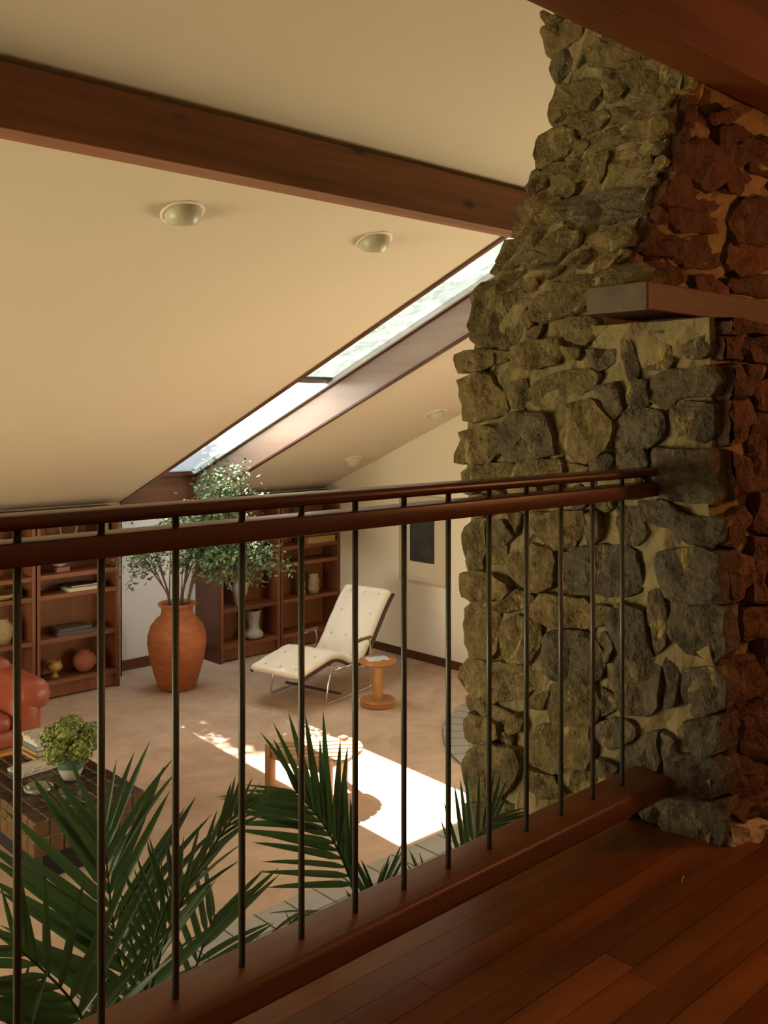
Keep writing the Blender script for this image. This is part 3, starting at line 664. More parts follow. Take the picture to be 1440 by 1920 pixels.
book('book', .40, .24, .04, M['white_cover'], M['pages'], (4.98, 10.41, SH[2]), 0, 'white book lying on the shelf above the grey books')
book('book', .33, .22, .022, M['navy_cover'], M['pages'], (4.975, 10.43, SH[2]+.0405), .04, 'dark thin book on top of the white book')
m = MB(); m.box((-.075, -.06, 0), (.075, .06, .055), .004, 1); tag(m.build('wooden_box', M['rose_cover'], None, loc=(4.74, 10.41, SH[3])), 'small rose brown box on the upper shelf', 'box')
turned('shell_bowl', [(0,0),(.04,0),(.07,.02),(.08,.04),(.072,.04),(.03,.012),(0,.012)], M['greyglaze'], (4.72, 10.42, SH[3]+.0555), 'shallow grey dish on the small rose box', 'dish')
def ring_obj():
    m = MB(); R = .10
    m.tube([(R*math.cos(a), 0, R+.012+R*math.sin(a)) for a in [i*2*math.pi/28 for i in range(29)]], .011, 8, False)
    tag(m.build('wooden_hoop', M['tan_cover'], None, True, (4.83, 10.42, SH[4])), 'light wooden hoop standing on the top shelf', 'hoop')
ring_obj()
turned('tall_tan_vase', [(0,0),(.05,0),(.055,.06),(.05,.16),(.035,.2),(.042,.22),(.033,.22),(.028,.2),(0,.19)], M['tanglaze'], (5.27, 10.42, SH[4]), 'tan vase on the top shelf at the bookcase end', 'vase')
turned('ochre_vase', [(0,0),(.06,0),(.085,.07),(.098,.15),(.085,.21),(.045,.25),(.05,.275),(.04,.275),(.035,.25),(0,.24)], M['tanglaze'], (4.09, 10.41, SH[1]), 'tan ochre vase on the shelf at the left edge', 'vase')
turned('wooden_bowl', [(0,0),(.10,0),(.19,.04),(.22,.075),(.205,.075),(.09,.02),(0,.02)], M['tan_cover'], (4.05, 10.42, SH[2]), 'wide wooden bowl on the shelf at the left edge', 'bowl')
book('book', .34, .22, .05, M['white_cover'], M['pages'], (3.92, 10.42, SH[4]), 0, 'white book on the top shelf at the left edge')
def wallplate(z, mat, nm, label):
    m = MB(); m.box((-.022, -.006, -.035), (.022, 0, .035), .003, 1)
    o = m.build(nm, mat, None, loc=(4.515, 10.597, z)); tag(o, label, 'outlet')
wallplate(1.06, M['white_cover'], 'outlet_plate', 'small white outlet plate on the bookcase back')
wallplate(.83, M['black'], 'switch_plate', 'small black switch plate on the bookcase back')
# handled jug
jr = empty('jug', (7.16, 10.41, SH[1]), 0, 'cream two-handled jug on the shelf behind the tree', 'jug')
m = MB(); m.lathe([(0,0),(.065,0),(.06,.02),(.085,.10),(.115,.20),(.105,.27),(.075,.31),(.085,.345),(.07,.345),(.06,.31),(0,.30)], 24); m.build('body', M['greyglaze'], jr, True)
for s in (-1, 1):
    m = MB(); m.tube([(s*.08,0,.32),(s*.14,0,.335),(s*.155,0,.29),(s*.14,0,.235),(s*.105,0,.20)], .013, 8); m.build('handle', M['greyglaze'], jr, True)
turned('stacked_vase', [(0,0),(.08,0),(.13,.03),(.135,.07),(.10,.11),(.075,.14),(.08,.17),(.075,.22),(.09,.28),(.105,.36),(.10,.375),(.085,.37),(.075,.30),(0,.2)], M['greyglaze'], (7.375, 10.40, SH[0]), 'grey speckled vase with flared neck on the low shelf', 'vase')
book('wrapped_book', .50, .30, .085, M['tan_cover'], M['tan_cover'], (8.44, 10.42, SH[3]), 0, 'thick tan book lying on the shelf above the two figures')
turned('carved_figure', [(0,0),(.05,0),(.052,.05),(.036,.08),(.05,.13),(.046,.18),(.03,.20),(.04,.235),(.036,.27),(0,.285)], M['creamglaze'], (8.20, 10.41, SH[1]), 'slim pale carved figure on the far bookcase', 'figurine', 14)
turned('carved_jar', [(0,0),(.075,0),(.088,.06),(.078,.11),(.086,.13),(.086,.20),(.07,.22),(.078,.25),(.066,.275),(0,.275)], M['tanglaze'], (8.40, 10.41, SH[1]), 'squat tan carved jar beside the slim figure', 'jar', 16)
turned('white_bud_vase', [(0,0),(.03,0),(.04,.04),(.02,.08),(.03,.13),(.0,.13)], M['white_cover'], (8.17, 10.41, SH[4]), 'tiny white vase on the top far shelf', 'vase', 14)
# ------------------------------------------------------------------ framed print on the right wall
fr = empty('framed_print', (XR, 8.635, 1.0), 0, 'pale framed print with a dark block on the right wall', 'picture')
M['frame'] = plain('pale_frame', (.52, .42, .26), .5); M['mat'] = plain('print_paper', (.58, .50, .36), .9, .05)
for a, b in (((-.03, -.42, 0), (0, -.405, 1.13)), ((-.03, .405, 0), (0, .42, 1.13)), ((-.03, -.405, 0), (0, .405, .015)), ((-.03, -.405, 1.115), (0, .405, 1.13))):
    m = MB(); m.box(a, b); m.build('frame_bar', M['frame'], fr)
m = MB(); m.box((-.018, -.405, .015), (-.002, .405, 1.115)); m.build('mat_board', M['mat'], fr)
t = NT('dark_print'); v = t.coord(); n = t.noise(v, 5, 5, .6, .6); t.set(t.ramp(n, [(.3, (.016,.016,.018)), (.62, (.045,.043,.040)), (.78, (.16,.13,.085))]), .9); M['print'] = t.m
m = MB(); m.box((-.020, -.215, .27), (-.018, .225, 1.02)); m.build('print', M['print'], fr)
# ------------------------------------------------------------------ terracotta jar and branches
t = NT('terracotta'); v = t.coord((1,1,3.5)); n1 = t.noise(v, 4, 5, .6, .8); n2 = t.noise(v, 22, 4, .6)
c = t.ramp(n1, [(.3, (.27,.080,.030)), (.55, (.38,.125,.042)), (.75, (.45,.17,.058))]); t.bump(n2, .25, .01); M['terracotta'] = t.set(c, .62, spec=.35)
turned('terracotta_jar', [(0,0),(.195,0),(.21,.02),(.255,.15),(.31,.35),(.338,.52),(.335,.62),(.30,.735),(.235,.815),(.19,.85),(.178,.90),(.185,.945),(.215,.965),(.222,.985),(.21,.995),(.185,.985),(.165,.94),(.165,.86),(.28,.70),(.30,.5),(0,.2)], M['terracotta'], (5.84, 9.75, 0), 'tall terracotta jar holding leafy branches by the alcove', 'jar', 48)
M['bark'] = plain('thin_bark', (.13, .085, .05), .9, .3, 30)
t = NT('tree_leaf'); oi = t.add('ShaderNodeObjectInfo'); gi = t.add('ShaderNodeNewGeometry'); v = t.coord(); n = t.noise(v, 9, 2)
c = t.ramp(gi.outputs['Random Per Island'], [(0, (.045,.10,.055)), (.5, (.085,.17,.075)), (.85, (.15,.24,.09)), (1, (.22,.30,.10))])
t.set(c, .38, spec=.5); M['leaf'] = t.m
rb = random.Random(5)
br = empty('leafy_branches', (5.84, 9.75, .30), 0, 'airy small-leaved green branches standing in the terracotta jar', 'plant')
def leafquad(bm, p, d, L, w, rr):
    d = d.normalized(); s = d.cross(Vector((rr.uniform(-1,1), rr.uniform(-1,1), rr.uniform(-.2,1.4)))).normalized(); nn = d.cross(s)
    a = bm.verts.new(p); b = bm.verts.new(p + d*L*.5 + s*w*.5 + nn*w*.12); c_ = bm.verts.new(p + d*L); e = bm.verts.new(p + d*L*.5 - s*w*.5 + nn*w*.12)
    bm.faces.new((a, b, c_, e))
RT = Vector((.7299, -.6836, 0)); FW = Vector((.6836, .7299, 0))
# each spray: end point as (right, depth, height above floor), leaf count
sprays = [(.42,-.05,2.62,80),(.60,.05,2.52,90),(.78,-.1,2.60,80),(.55,-.15,2.32,150),(.85,.1,2.28,80),(.30,.1,2.32,70),(.62,-.1,1.98,110),(.92,-.1,2.02,60),
          (.22,-.2,2.0,90),(-.05,.1,2.03,70),(-.32,0,1.86,60),(-.52,-.1,1.82,50),(-.52,0,1.50,50),(-.40,.1,1.36,36),(-.58,.05,1.20,22),(-.28,-.1,1.66,60),
          (.25,-.05,1.72,150),(.55,-.2,1.62,150),(.85,-.1,1.62,140),(1.08,0,1.56,110),(1.26,.05,1.42,70),(.75,.1,1.40,110),(.95,-.1,1.30,70),(.62,-.1,1.24,70),(.50,.1,1.46,120),(.10,-.1,1.55,70),(.40,.15,1.85,110),(.68,0,1.80,110),(1.05,-.1,1.72,60)]
stm = MB(); fol = bmesh.new()
for r_, dp, h, nleaf in sprays:
    p0 = Vector((rb.uniform(-.05,.05), rb.uniform(-.05,.05), 0)); p1 = RT*((-.10 if r_ < 0 else (.06 if r_ < .5 else .17))+.012*rb.uniform(-1,1)) + FW*(.015*rb.uniform(-1,1)) + Vector((0,0,.78 if r_ < .5 else .90))
    dp = dp-.14 if r_ < 0 else dp
    p4 = RT*r_ + FW*dp + Vector((0,0,h-.30)); up = Vector((0,0,.10 if h > 1.4 else .25))
    p2 = p1.lerp(p4, .4) + up; p3 = p1.lerp(p4, .75) + up*.6
    pts = [p0, p1, p2, p3, p4]; fine = []
    for a, b in zip(pts, pts[1:]):
        for q in range(3): fine.append(a.lerp(b, q/3))
    fine.append(p4)
    stm.tube(fine, [.0105-.0085*i/len(fine) for i in range(len(fine))], 5)
    for k in range(int(nleaf*1.7)):
        f = .52 + .48*rb.random()**.7; i = f*(len(fine)-1); a = fine[int(i)]; b = fine[min(int(i)+1, len(fine)-1)]
        base = a.lerp(b, i-int(i)); off = Vector((rb.gauss(0,1), rb.gauss(0,1), rb.gauss(0,.75)))*.078
        p = base + off
        leafquad(fol, p, off.normalized()*.6 + Vector((rb.uniform(-1,1), rb.uniform(-1,1), rb.uniform(-.7,.4))), rb.uniform(.045,.072), rb.uniform(.028,.042), rb)
stm.build('stem', M['bark'], br, True)
me = bpy.data.meshes.new('foliage'); fol.to_mesh(me); fol.free(); fo = link('foliage', me, M['leaf'], br); fo['kind'] = 'stuff'
# ------------------------------------------------------------------ chaise longue
M['canvas'] = plain('cream_canvas', (.76, .70, .58), .9, .06, 5, .3, 220, spec=.15)
M['walnut'] = plain('bent_walnut', (.055, .024, .014), .4, .2, 30); M['chrome'] = plain('chrome_tube', (.72, .70, .66), .16, .05, metal=1.0); M['leather_arm'] = plain('brown_leather_arm', (.17, .065, .03), .45, .2, 30)
cl = empty('chaise_longue', (6.24, 8.37, 0), math.radians(12), 'cream tufted chaise longue on chrome sled legs', 'chaise')
prof = [(-.07,.405),(-.02,.438),(.16,.475),(.32,.505),(.46,.53),(.57,.535),(.68,.51),(.80,.455),(.92,.405),(1.02,.395),(1.10,.425),(1.18,.51),(1.27,.625),(1.37,.75),(1.47,.875),(1.57,.985),(1.64,1.05),(1.67,1.075)]
def offs(pr, d):
    out = []
    for i, (u, z) in enumerate(pr):
        a = pr[max(i-1,0)]; b = pr[min(i+1,len(pr)-1)]; tx, tz = b[0]-a[0], b[1]-a[1]; l = math.hypot(tx, tz); out.append((u+tz/l*d, z-tx/l*d))
    return out
def spline(pr, n):
    out = []
    for i in range(len(pr)-1):
        p0 = pr[max(i-1,0)]; p1 = pr[i]; p2 = pr[i+1]; p3 = pr[min(i+2,len(pr)-1)]
        for q in range(n):
            t_ = q/n; out.append(tuple(.5*((2*p1[k])+(-p0[k]+p2[k])*t_+(2*p0[k]-5*p1[k]+4*p2[k]-p3[k])*t_*t_+(-p0[k]+3*p1[k]-3*p2[k]+p3[k])*t_**3) for k in (0,1)))
    out.append(pr[-1]); return out
sp = spline(prof, 4); NW = 24; HW = .36
tufts = [(i*4+2, k) for i in (1, 3, 5, 7, 9, 11, 13, 15) for k in (-.6, -.0, .6)]
def cushion():
    bm = bmesh.new(); TH = .092; n = len(sp); lo = offs(sp, TH)
    grid = []
    def edge(i): # rounding at both ends
        e = min(i, n-1-i)/5.0; return min(1, math.sqrt(max(0, 1-(1-min(1, e))**2)))
    for i in range(n):
        row = []
        for k in range(NW+1):
            v = -1+2*k/NW; av = abs(v); cr = (1-(max(0, av-.80)/.20)**2.2)
            en = .35+.65*edge(i); puff = 0
            for ti, tv in tufts:
                dd = math.hypot((i-ti)/3.4, (v-tv)/.24); puff += .028*math.exp(-dd*dd*2.2)
            for ti in set(q[0] for q in tufts): puff += .006*math.exp(-((i-ti)/1.2)**2)
            top = Vector((sp[i][0], 0, sp[i][1])); bot = Vector((lo[i][0], 0, lo[i][1])); dn = (bot-top).normalized()
            p = bot.lerp(top, .5+.5*max(.0, cr)*en) + dn*puff; wv = HW*(.90+.10*edge(i)) if i < n/2 else HW*(.86+.12*edge(i))
            row.append(bm.verts.new((p.x, v*wv, p.z)))
        grid.append(row)
    bots = []
    for i in range(n):
        en = .5+.5*edge(i); bot = Vector((lo[i][0], 0, lo[i][1])); top = Vector((sp[i][0], 0, sp[i][1])); q = top.lerp(bot, .5+.5*en); wv = (HW*(.90+.10*edge(i)) if i < n/2 else HW*(.86+.12*edge(i)))
        bots.append([bm.verts.new((q.x, s*wv*.95, q.z)) for s in (-1, 1)])
    for i in range(n-1):
        for k in range(NW): bm.faces.new((grid[i][k], grid[i+1][k], grid[i+1][k+1], grid[i][k+1]))
        bm.faces.new((grid[i][0], bots[i][0], bots[i+1][0], grid[i+1][0])); bm.faces.new((grid[i][NW], grid[i+1][NW], bots[i+1][1], bots[i][1]))
        bm.faces.new((bots[i][0], bots[i][1], bots[i+1][1], bots[i+1][0]))
    for i in (0, n-1): bm.faces.new([*grid[i], bots[i][1], bots[i][0]])
    bmesh.ops.recalc_face_normals(bm, faces=bm.faces[:])
    me = bpy.data.meshes.new('cushion'); bm.to_mesh(me); bm.free(); shade(me, True); return link('cushion', me, M['canvas'], cl)
cu = cushion()
bt = MB().lathe([(0,.004),(.008,.003),(.011,0),(0,-.003)], 10).mesh('button', True)
M['button'] = plain('tan_button', (.56, .42, .26), .8)
for ti, tv in tufts:
    u, z = sp[ti]; a = math.atan2(sp[ti+1][1]-sp[ti-1][1], sp[ti+1][0]-sp[ti-1][0]); link('button', bt, M['button'], cu, (u+math.sin(a)*.026, tv*HW, z-math.cos(a)*.026), (0, -a, 0))
for s in (-1, 1):
    o1 = offs(sp, .082); o2 = offs(sp, .108); m = MB(); m.prism(o1 + o2[::-1], s*HW-.016, s*HW+.016, 'Y'); m.build('frame_rail', M['walnut'], cl)
    y = s*.40
    m = MB(); m.tube([(.50,y*.84,.44),(.46,y*.97,.38),(.42,y,.30),(.36,y,.035),(.37,y,.014),(.40,y,.010),(1.16,y,.010),(1.19,y,.014),(1.20,y,.035),(1.14,y,.30),(1.10,y,.335),(1.04,y,.345),(.52,y,.345)], .011, 8); m.build('sled_leg', M['chrome'], cl, True)
    m = MB(); m.tube([(1.14,y,.30),(1.20,y,.46),(1.17,y,.565),(1.10,y,.585),(.88,y,.57)], .010, 8); m.build('arm_support', M['chrome'], cl, True)
    m = MB(); m.box((.86,y-.028,.578),(1.20,y+.028,.606), .012, 2); smooth_angle(m.build('armrest', M['leather_arm'], cl))
m = MB(); m.box((.60,-.40,.055),(.64,.40,.075), .004, 1); m.build('cross_bar', M['walnut'], cl)
for u, z in ((.60,.42), (1.06,.33)):
    m = MB(); m.tube([(u,-.40,z-.06),(u,.40,z-.06)], .010, 8); m.build('cross_tube', M['chrome'], cl, True)
# ------------------------------------------------------------------ pedestal side table
M['maple'] = wood('honey_turned_wood', (.36, .16, .04), (.58, .30, .09), 'Z', .35, 9); M['mapled'] = wood('amber_turned_wood', (.26, .095, .026), (.44, .185, .052), 'X', .35, 9)
st = empty('side_table', (7.10, 7.68, 0), 0, 'round turned wood pedestal table beside the white chaise', 'table')
m = MB(); m.lathe([(0,0),(.185,0),(.195,.012),(.195,.06),(.18,.075),(.06,.08),(0,.08)], 40); smooth_angle(m.build('base', M['mapled'], st))
m = MB(); m.lathe([(.052,.075),(.055,.12),(.062,.25),(.055,.36),(.045,.42),(.05,.455)], 28); m.build('column', M['maple'], st, True)
m = MB(); m.lathe([(0,.45),(.12,.45),(.185,.458),(.207,.475),(.205,.495),(.19,.503),(0,.503)], 40); smooth_angle(m.build('tabletop', M['mapled'], st))
t = NT('magazine_cover'); v = t.coord(); n = t.noise(v, 14, 2); t.set(t.ramp(n, [(.42, (.62,.62,.60)), (.5, (.30,.36,.42)), (.58, (.66,.64,.60))], 'CONSTANT'), .4); M['mag'] = t.m
m = MB(); m.box((-.12,-.085,0),(.12,.085,.008), .001, 1); tag(m.build('magazine', M['mag'], None, loc=(7.09, 7.68, .504), rot=(0,0,math.radians(-22))), 'open pale magazine on the round pedestal table', 'magazine')
# ------------------------------------------------------------------ slatted stool
M['oak'] = wood('pale_oak_slat', (.30, .165, .07), (.46, .28, .13), 'X', .5, 14); M['oakd'] = wood('oak_leg', (.26, .11, .04), (.44, .21, .085), 'Z', .45, 14); M['oakx'] = wood('oak_apron', (.20, .08, .03), (.36, .16, .06), 'X', .45, 14)
sto = empty('slatted_stool', (5.05, 6.17, 0), 0, 'three-legged wooden stool with fan of slats in the sun patch', 'stool')
SO = Vector((5.05, 6.17)); 
L_, F_, R_ = Vector((4.82, 6.55)), Vector((4.93, 5.93)), Vector((5.40, 6.28))
for q in (L_, F_, R_):
    p = q-SO; m = MB(); m.box((p.x-.036, p.y-.036, 0), (p.x+.036, p.y+.036, .40), .012, 2); smooth_angle(m.build('leg', M['oakd'], sto))
def bar(a, b, z0, z1, w, name, mat):
    d = (b-a).normalized(); n = Vector((-d.y, d.x)); m = MB(); m.prism([tuple(a+n*w/2), tuple(b+n*w/2), tuple(b-n*w/2), tuple(a-n*w/2)], z0, z1, 'Z'); return m.build(name, mat, sto)
for a, b in ((L_, F_), (F_, R_), (R_, L_)): 
    a, b = a-SO, b-SO; d = (b-a).normalized()*.03; bar(a+d, b-d, .285, .345, .03, 'apron', M['oakx'])
sd_ = Vector((.80, -.60)); sn = Vector((.60, .80)); cc = (F_+L_)/2-SO
outline = [L_-SO+Vector((-.03,.02)), F_-SO+Vector((-.03,-.03))]
a0 = F_-SO; a1 = R_-SO; a2 = L_-SO
for i in range(1, 12):
    q = i/12; outline.append(tuple((1-q)**2*Vector((a0.x+.04, a0.y-.05)) + 2*q*(1-q)*Vector((a1.x+.16, a0.y-.02)) + q*q*Vector((a1.x+.05, a1.y+.06))))
outline.append(tuple(Vector((a2.x+.22, a2.y+.03))))
def clip(poly, n, c, keep):
    out = []
    for i in range(len(poly)):
        a = Vector(poly[i]); b = Vector(poly[(i+1) % len(poly)]); da = (a.dot(n)-c)*keep; db = (b.dot(n)-c)*keep
        if da >= 0: out.append(tuple(a))
        if da*db < 0: out.append(tuple(a.lerp(b, da/(da-db))))
    return out
lo_ = min(Vector(p).dot(sn) for p in outline); hi_ = max(Vector(p).dot(sn) for p in outline); NS = 7
for k in range(NS):
    c0 = lo_+(hi_-lo_)*k/NS+.011; c1 = lo_+(hi_-lo_)*(k+1)/NS-.011
    q = clip(clip(outline, sn, c0, 1), sn, c1, -1)
    if len(q) >= 3: m = MB(); m.prism(q, .348, .378, 'Z'); m.build('slat', M['oak'], sto)
# ------------------------------------------------------------------ tiled coffee table
M['tile'] = plain('dark_glazed_tile', (.030, .016, .010), .13, .45, 22, spec=.6, rnd=77); M['tileside'] = plain('bronze_glazed_tile', (.105, .056, .022), .16, .4, 16, .5, 26, spec=.7, rnd=77); M['grout2'] = plain('grey_grout', (.20, .19, .17), .85)
ct = empty('coffee_table', (2.67, 6.27, 0), 0, 'low coffee table clad in dark glazed tiles', 'table')
TX, TY, T0, T1 = .82, 1.40, .205, .45
m = MB(); m.box((.008,.008,T0+.004),(TX-.008,TY-.008,T1-.006), .02, 2); m.build('grout_body', M['grout2'], ct)
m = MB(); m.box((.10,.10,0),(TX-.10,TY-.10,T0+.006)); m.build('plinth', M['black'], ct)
nx, ny, nz = 8, 12, 2; px, py, pz = TX/nx, TY/ny, (T1-T0)/nz
tt = MB().box((-px/2+.006,-py/2+.006,-.012),(px/2-.006,py/2-.006,0), .005, 2).mesh('tile')
tsx = MB().box((-px/2+.004,0,-pz/2+.004),(px/2-.004,.014,pz/2-.004), .007, 2).mesh('tile'); tsy = MB().box((0,-py/2+.004,-pz/2+.004),(.014,py/2-.004,pz/2-.004), .007, 2).mesh('tile')
for i in range(nx):
    for j in range(ny): link('tile', tt, M['tile'], ct, (px*(i+.5), py*(j+.5), T1+rb.uniform(-.001,.001)), (rb.uniform(-.008,.008), rb.uniform(-.008,.008), 0))
for k in range(nz):
    z = T0+pz*(k+.5)
    for i in range(nx): link('tile', tsx, M['tileside'], ct, (px*(i+.5), -.002, z), (rb.uniform(-.03,.03), 0, rb.uniform(-.03,.03))); link('tile', tsx, M['tileside'], ct, (px*(i+.5), TY-.012, z))
    for j in range(ny): link('tile', tsy, M['tileside'], ct, (-.002, py*(j+.5), z), (0, rb.uniform(-.03,.03), rb.uniform(-.03,.03))); link('tile', tsy, M['tileside'], ct, (TX-.012, py*(j+.5), z), (0, rb.uniform(-.03,.03), rb.uniform(-.03,.03)))
# things on the coffee table
TZ = .4515
t = NT('dipped_glaze'); tc = t.add('ShaderNodeTexCoord'); sx = t.add('ShaderNodeSeparateXYZ'); t.l(tc.outputs['Object'], sx.inputs[0]); nz_ = t.noise(t.coord(), 5, 2)
ad = t.add('ShaderNodeMath', _operation='MULTIPLY_ADD'); ad.inputs[1].default_value = .09; t.l(nz_, ad.inputs[0]); t.l(sx.outputs[2], ad.inputs[2])
t.set(t.ramp(ad.outputs[0], [(.128, (.42,.40,.30)), (.138, (.07,.135,.075))]), .25, spec=.6); M['dipped'] = t.m
turned('dipped_vase', [(0,0),(.055,0),(.062,.01),(.088,.07),(.098,.13),(.095,.18),(.088,.20),(.08,.20),(.088,.13),(.05,.02),(0,.02)], M['dipped'], (3.19, 6.84, TZ), 'small green and cream dipped vase holding hydrangeas', 'vase', 32)
hy = empty('hydrangea_bunch', (3.19, 6.84, TZ+.05), 0, 'bunch of green hydrangea heads in the dipped vase', 'flowers')
t = NT('hydrangea_floret'); gi = t.add('ShaderNodeNewGeometry'); t.set(t.ramp(gi.outputs['Random Per Island'], [(0, (.06,.11,.02)), (.4, (.15,.21,.035)), (.75, (.25,.29,.06)), (1, (.36,.36,.10))]), .6); M['floret'] = t.m
for hx, hy_, hz, rr in ((-.13,-.05,.20,.105),(.02,.06,.29,.12),(.13,-.04,.24,.105),(.02,-.10,.19,.105),(-.08,.10,.25,.10),(.16,.09,.20,.095),(-.05,-.02,.30,.10)):
    bm = bmesh.new()
    for k in range(170):
        d = Vector((rb.gauss(0,1), rb.gauss(0,1), rb.gauss(0,1)+.35)).normalized(); p = Vector((0,0,0))+d*rr*rb.uniform(.82,1.06)
        s = d.orthogonal().normalized(); s.rotate(Matrix.Rotation(rb.uniform(0,6.28), 3, d)); w = d.cross(s)
        for q in range(4):
            a = q*math.pi/2; e = (s*math.cos(a)+w*math.sin(a)); g = (s*math.cos(a+.6)+w*math.sin(a+.6)); h_ = (s*math.cos(a-.6)+w*math.sin(a-.6)); L = rb.uniform(.016,.023); dz = d*rb.uniform(-.004,.008)
            v0 = bm.verts.new(p); bm.faces.new((v0, bm.verts.new(p+h_*L*.72+dz), bm.verts.new(p+e*L+dz*1.5), bm.verts.new(p+g*L*.72+dz)))
    bmesh.ops.create_icosphere(bm, subdivisions=2, radius=rr*.78)
    me = bpy.data.meshes.new('flower_head'); bm.to_mesh(me); bm.free(); link('flower_head', me, M['floret'], hy, (hx, hy_, hz))
    m = MB(); m.tube([(0,0,-.03),(hx*.3,hy_*.3,.10),(hx,hy_,hz)], .005, 6); m.build('stem', M['bark'], hy, True)
M['ashglass'] = NT('green_tinted_glass').set((.62,.66,.50), .05, spec=.6, Transmission__Weight=.75, IOR=1.45)
turned('glass_dish', [(0,.008),(.06,.008),(.085,.03),(.095,.036),(.105,.03),(.10,.012),(.08,0),(0,0)], M['ashglass'], (2.92, 6.79, TZ), 'round pale green glass dish on the tiled table', 'dish', 36)
t = NT('photo_book_cover'); v = t.coord(); ck = t.add('ShaderNodeTexBrick'); ck.inputs['Scale'].default_value = 6; ck.inputs['Color1'].default_value = (.55,.53,.46,1); ck.inputs['Color2'].default_value = (.16,.16,.15,1); ck.inputs['Mortar'].default_value = (.50,.48,.42,1); ck.inputs['Mortar Size'].default_value = .06; t.l(v, ck.inputs['Vector']); t.set(ck.outputs[0], .4); M['photo_cover'] = t.m
book('book', .30, .23, .022, M['photo_cover'], M['pages'], (3.07, 7.23, TZ), .12, 'flat photo book lying on the tiled table by the dish')
z = TZ
for i, (mat, h, dx, rz, lab) in enumerate(((M['tan_cover'], .022, 0, .05, 'lowest tan magazine of the stack on the tiled table'), (M['brown_cover'], .024, .01, .02, 'second brown magazine from the bottom of the stack'), (M['tan_cover'], .020, -.008, .06, 'third tan magazine from the bottom of the stack'), (M['blue_cover'], .034, .005, .0, 'blue-green book in the middle of the magazine stack'), (M['white_cover'], .034, .012, .04, 'thick white book under the top books of the stack'), (M['white_cover'], .02, .0, -.02, 'thin cream book second from the top of the stack'), (M['photo_cover'], .018, -.012, .03, 'topmost black and white book of the stack'))):
    book('book', .31, .25, h, mat, M['pages'], (3.30+dx, 7.50+dx*.6, z), rz, lab); z += h+.0008
# ------------------------------------------------------------------ red leather sofa
M['leather'] = plain('worn_red_leather', (.29, .068, .030), .42, .22, 7, .45, 18, spec=.45); M['pine'] = wood('orange_pine_frame', (.42, .17, .035), (.58, .27, .07), 'X', .45, 10, knots=True)
so_ = empty('leather_sofa', (2.6, 8.75, 0), 0, 'red leather sofa with orange wood base at the left edge', 'sofa')
def soft(name, a, b, bev, mat=M['leather']):
    m = MB(); m.box(a, b, bev, 4); o = m.build(name, mat, so_); smooth_angle(o, 60); return o
soft('seat_base', (-1.0,-.42,.25),(1.0,.42,.42), .05); soft('seat_cushion', (-.75,-.44,.40),(.0,.25,.56), .07); soft('seat_cushion', (.0,-.44,.40),(.75,.25,.56), .07)
soft('backrest', (-1.0,.16,.35),(1.02,.46,.90), .12); soft('armrest', (.74,-.45,.26),(1.03,.42,.72), .12); soft('arm_roll', (.78,-.47,.52),(1.12,.44,.82), .14); soft('armrest', (-1.03,-.45,.26),(-.74,.42,.72), .12)
m = MB(); m.box((-1.02,-.46,.10),(1.02,-.42,.25), .004, 1); m.build('front_board', M['pine'], so_)
m = MB(); m.box((.98,-.42,.10),(1.02,.42,.25), .004, 1); m.build('side_board', M['pine'], so_)
for sx_ in (-1,1):
    for sy_ in (-1,1): m = MB(); m.box((sx_*.95-.04,sy_*.38-.04,0),(sx_*.95+.04,sy_*.38+.04,.12), .004, 1); m.build('foot', M['pine'], so_)
# ------------------------------------------------------------------ planter and palms below the loft edge
M['planter'] = plain('planter_concrete', (.30, .27, .21), .9, .2, 10, .4); M['soil'] = plain('dark_soil', (.03, .022, .015), 1, .4, 40, .8)
pr_ = empty('planter_box', (1.2, 2.12, 0), 0, 'long raised planter box below the loft railing', 'planter')
m = MB(); m.box((-1.8,-.40,0),(1.25,-.34,.62)); m.box((-1.8,.34,0),(1.25,.40,.62)); m.box((-1.8,-.34,0),(-1.74,.34,.62)); m.box((1.19,-.34,0),(1.25,.34,.62)); m.build('box_walls', M['planter'], pr_)
m = MB(); m.box((-1.74,-.34,0),(1.19,.34,.54)); m.build('soil', M['soil'], pr_)
t = NT('palm_leaf'); oi = t.add('ShaderNodeObjectInfo'); v = t.coord((1,.06,1)); n = t.noise(v, 60, 3)
c = t.ramp(oi.outputs['Random'], [(0, (.028,.060,.034)), (.5, (.044,.092,.050)), (1, (.072,.130,.062))]); c = t.mix(t.ramp(n, [(.4, (0,0,0)), (.7, (.5,.5,.5))]), c, (.09,.15,.08)); t.set(c, .33, spec=.5)
tl = t.add('ShaderNodeBsdfTranslucent'); tl.inputs[0].default_value = (.07,.17,.05,1); mx = t.add('ShaderNodeMixShader'); mx.inputs[0].default_value = .28
t.l(t.b.outputs[0], mx.inputs[1]); t.l(tl.outputs[0], mx.inputs[2]); t.l(mx.outputs[0], t.out.inputs['Surface']); M['palm'] = t.m
M['rachis'] = plain('palm_rachis', (.05, .085, .03), .5, .2, 20)
def leaflet_mesh(droop, wmax):
    bm = bmesh.new(); N = 7; rows = []
    for i in range(N+1):
        f = i/N; w = wmax*min(1, f*5+.25)*(1-f**2.6)**.8 if i < N else .0006
        z = -droop*f*f; rows.append([bm.verts.new((-w, f, z+w*.45)), bm.verts.new((0, f, z)), bm.verts.new((w, f, z+w*.45))])
    for a, b in zip(rows, rows[1:]):
        bm.faces.new((a[0], a[1], b[1], b[0])); bm.faces.new((a[1], a[2], b[2], b[1]))
    me = bpy.data.meshes.new('leaflet'); bm.to_mesh(me); bm.free(); shade(me, True); me.materials.append(M['palm']); return me
LM = [leaflet_mesh(d, w) for d, w in ((.04,.038), (.12,.040), (.22,.036), (.38,.037))]
rp = random.Random(21)
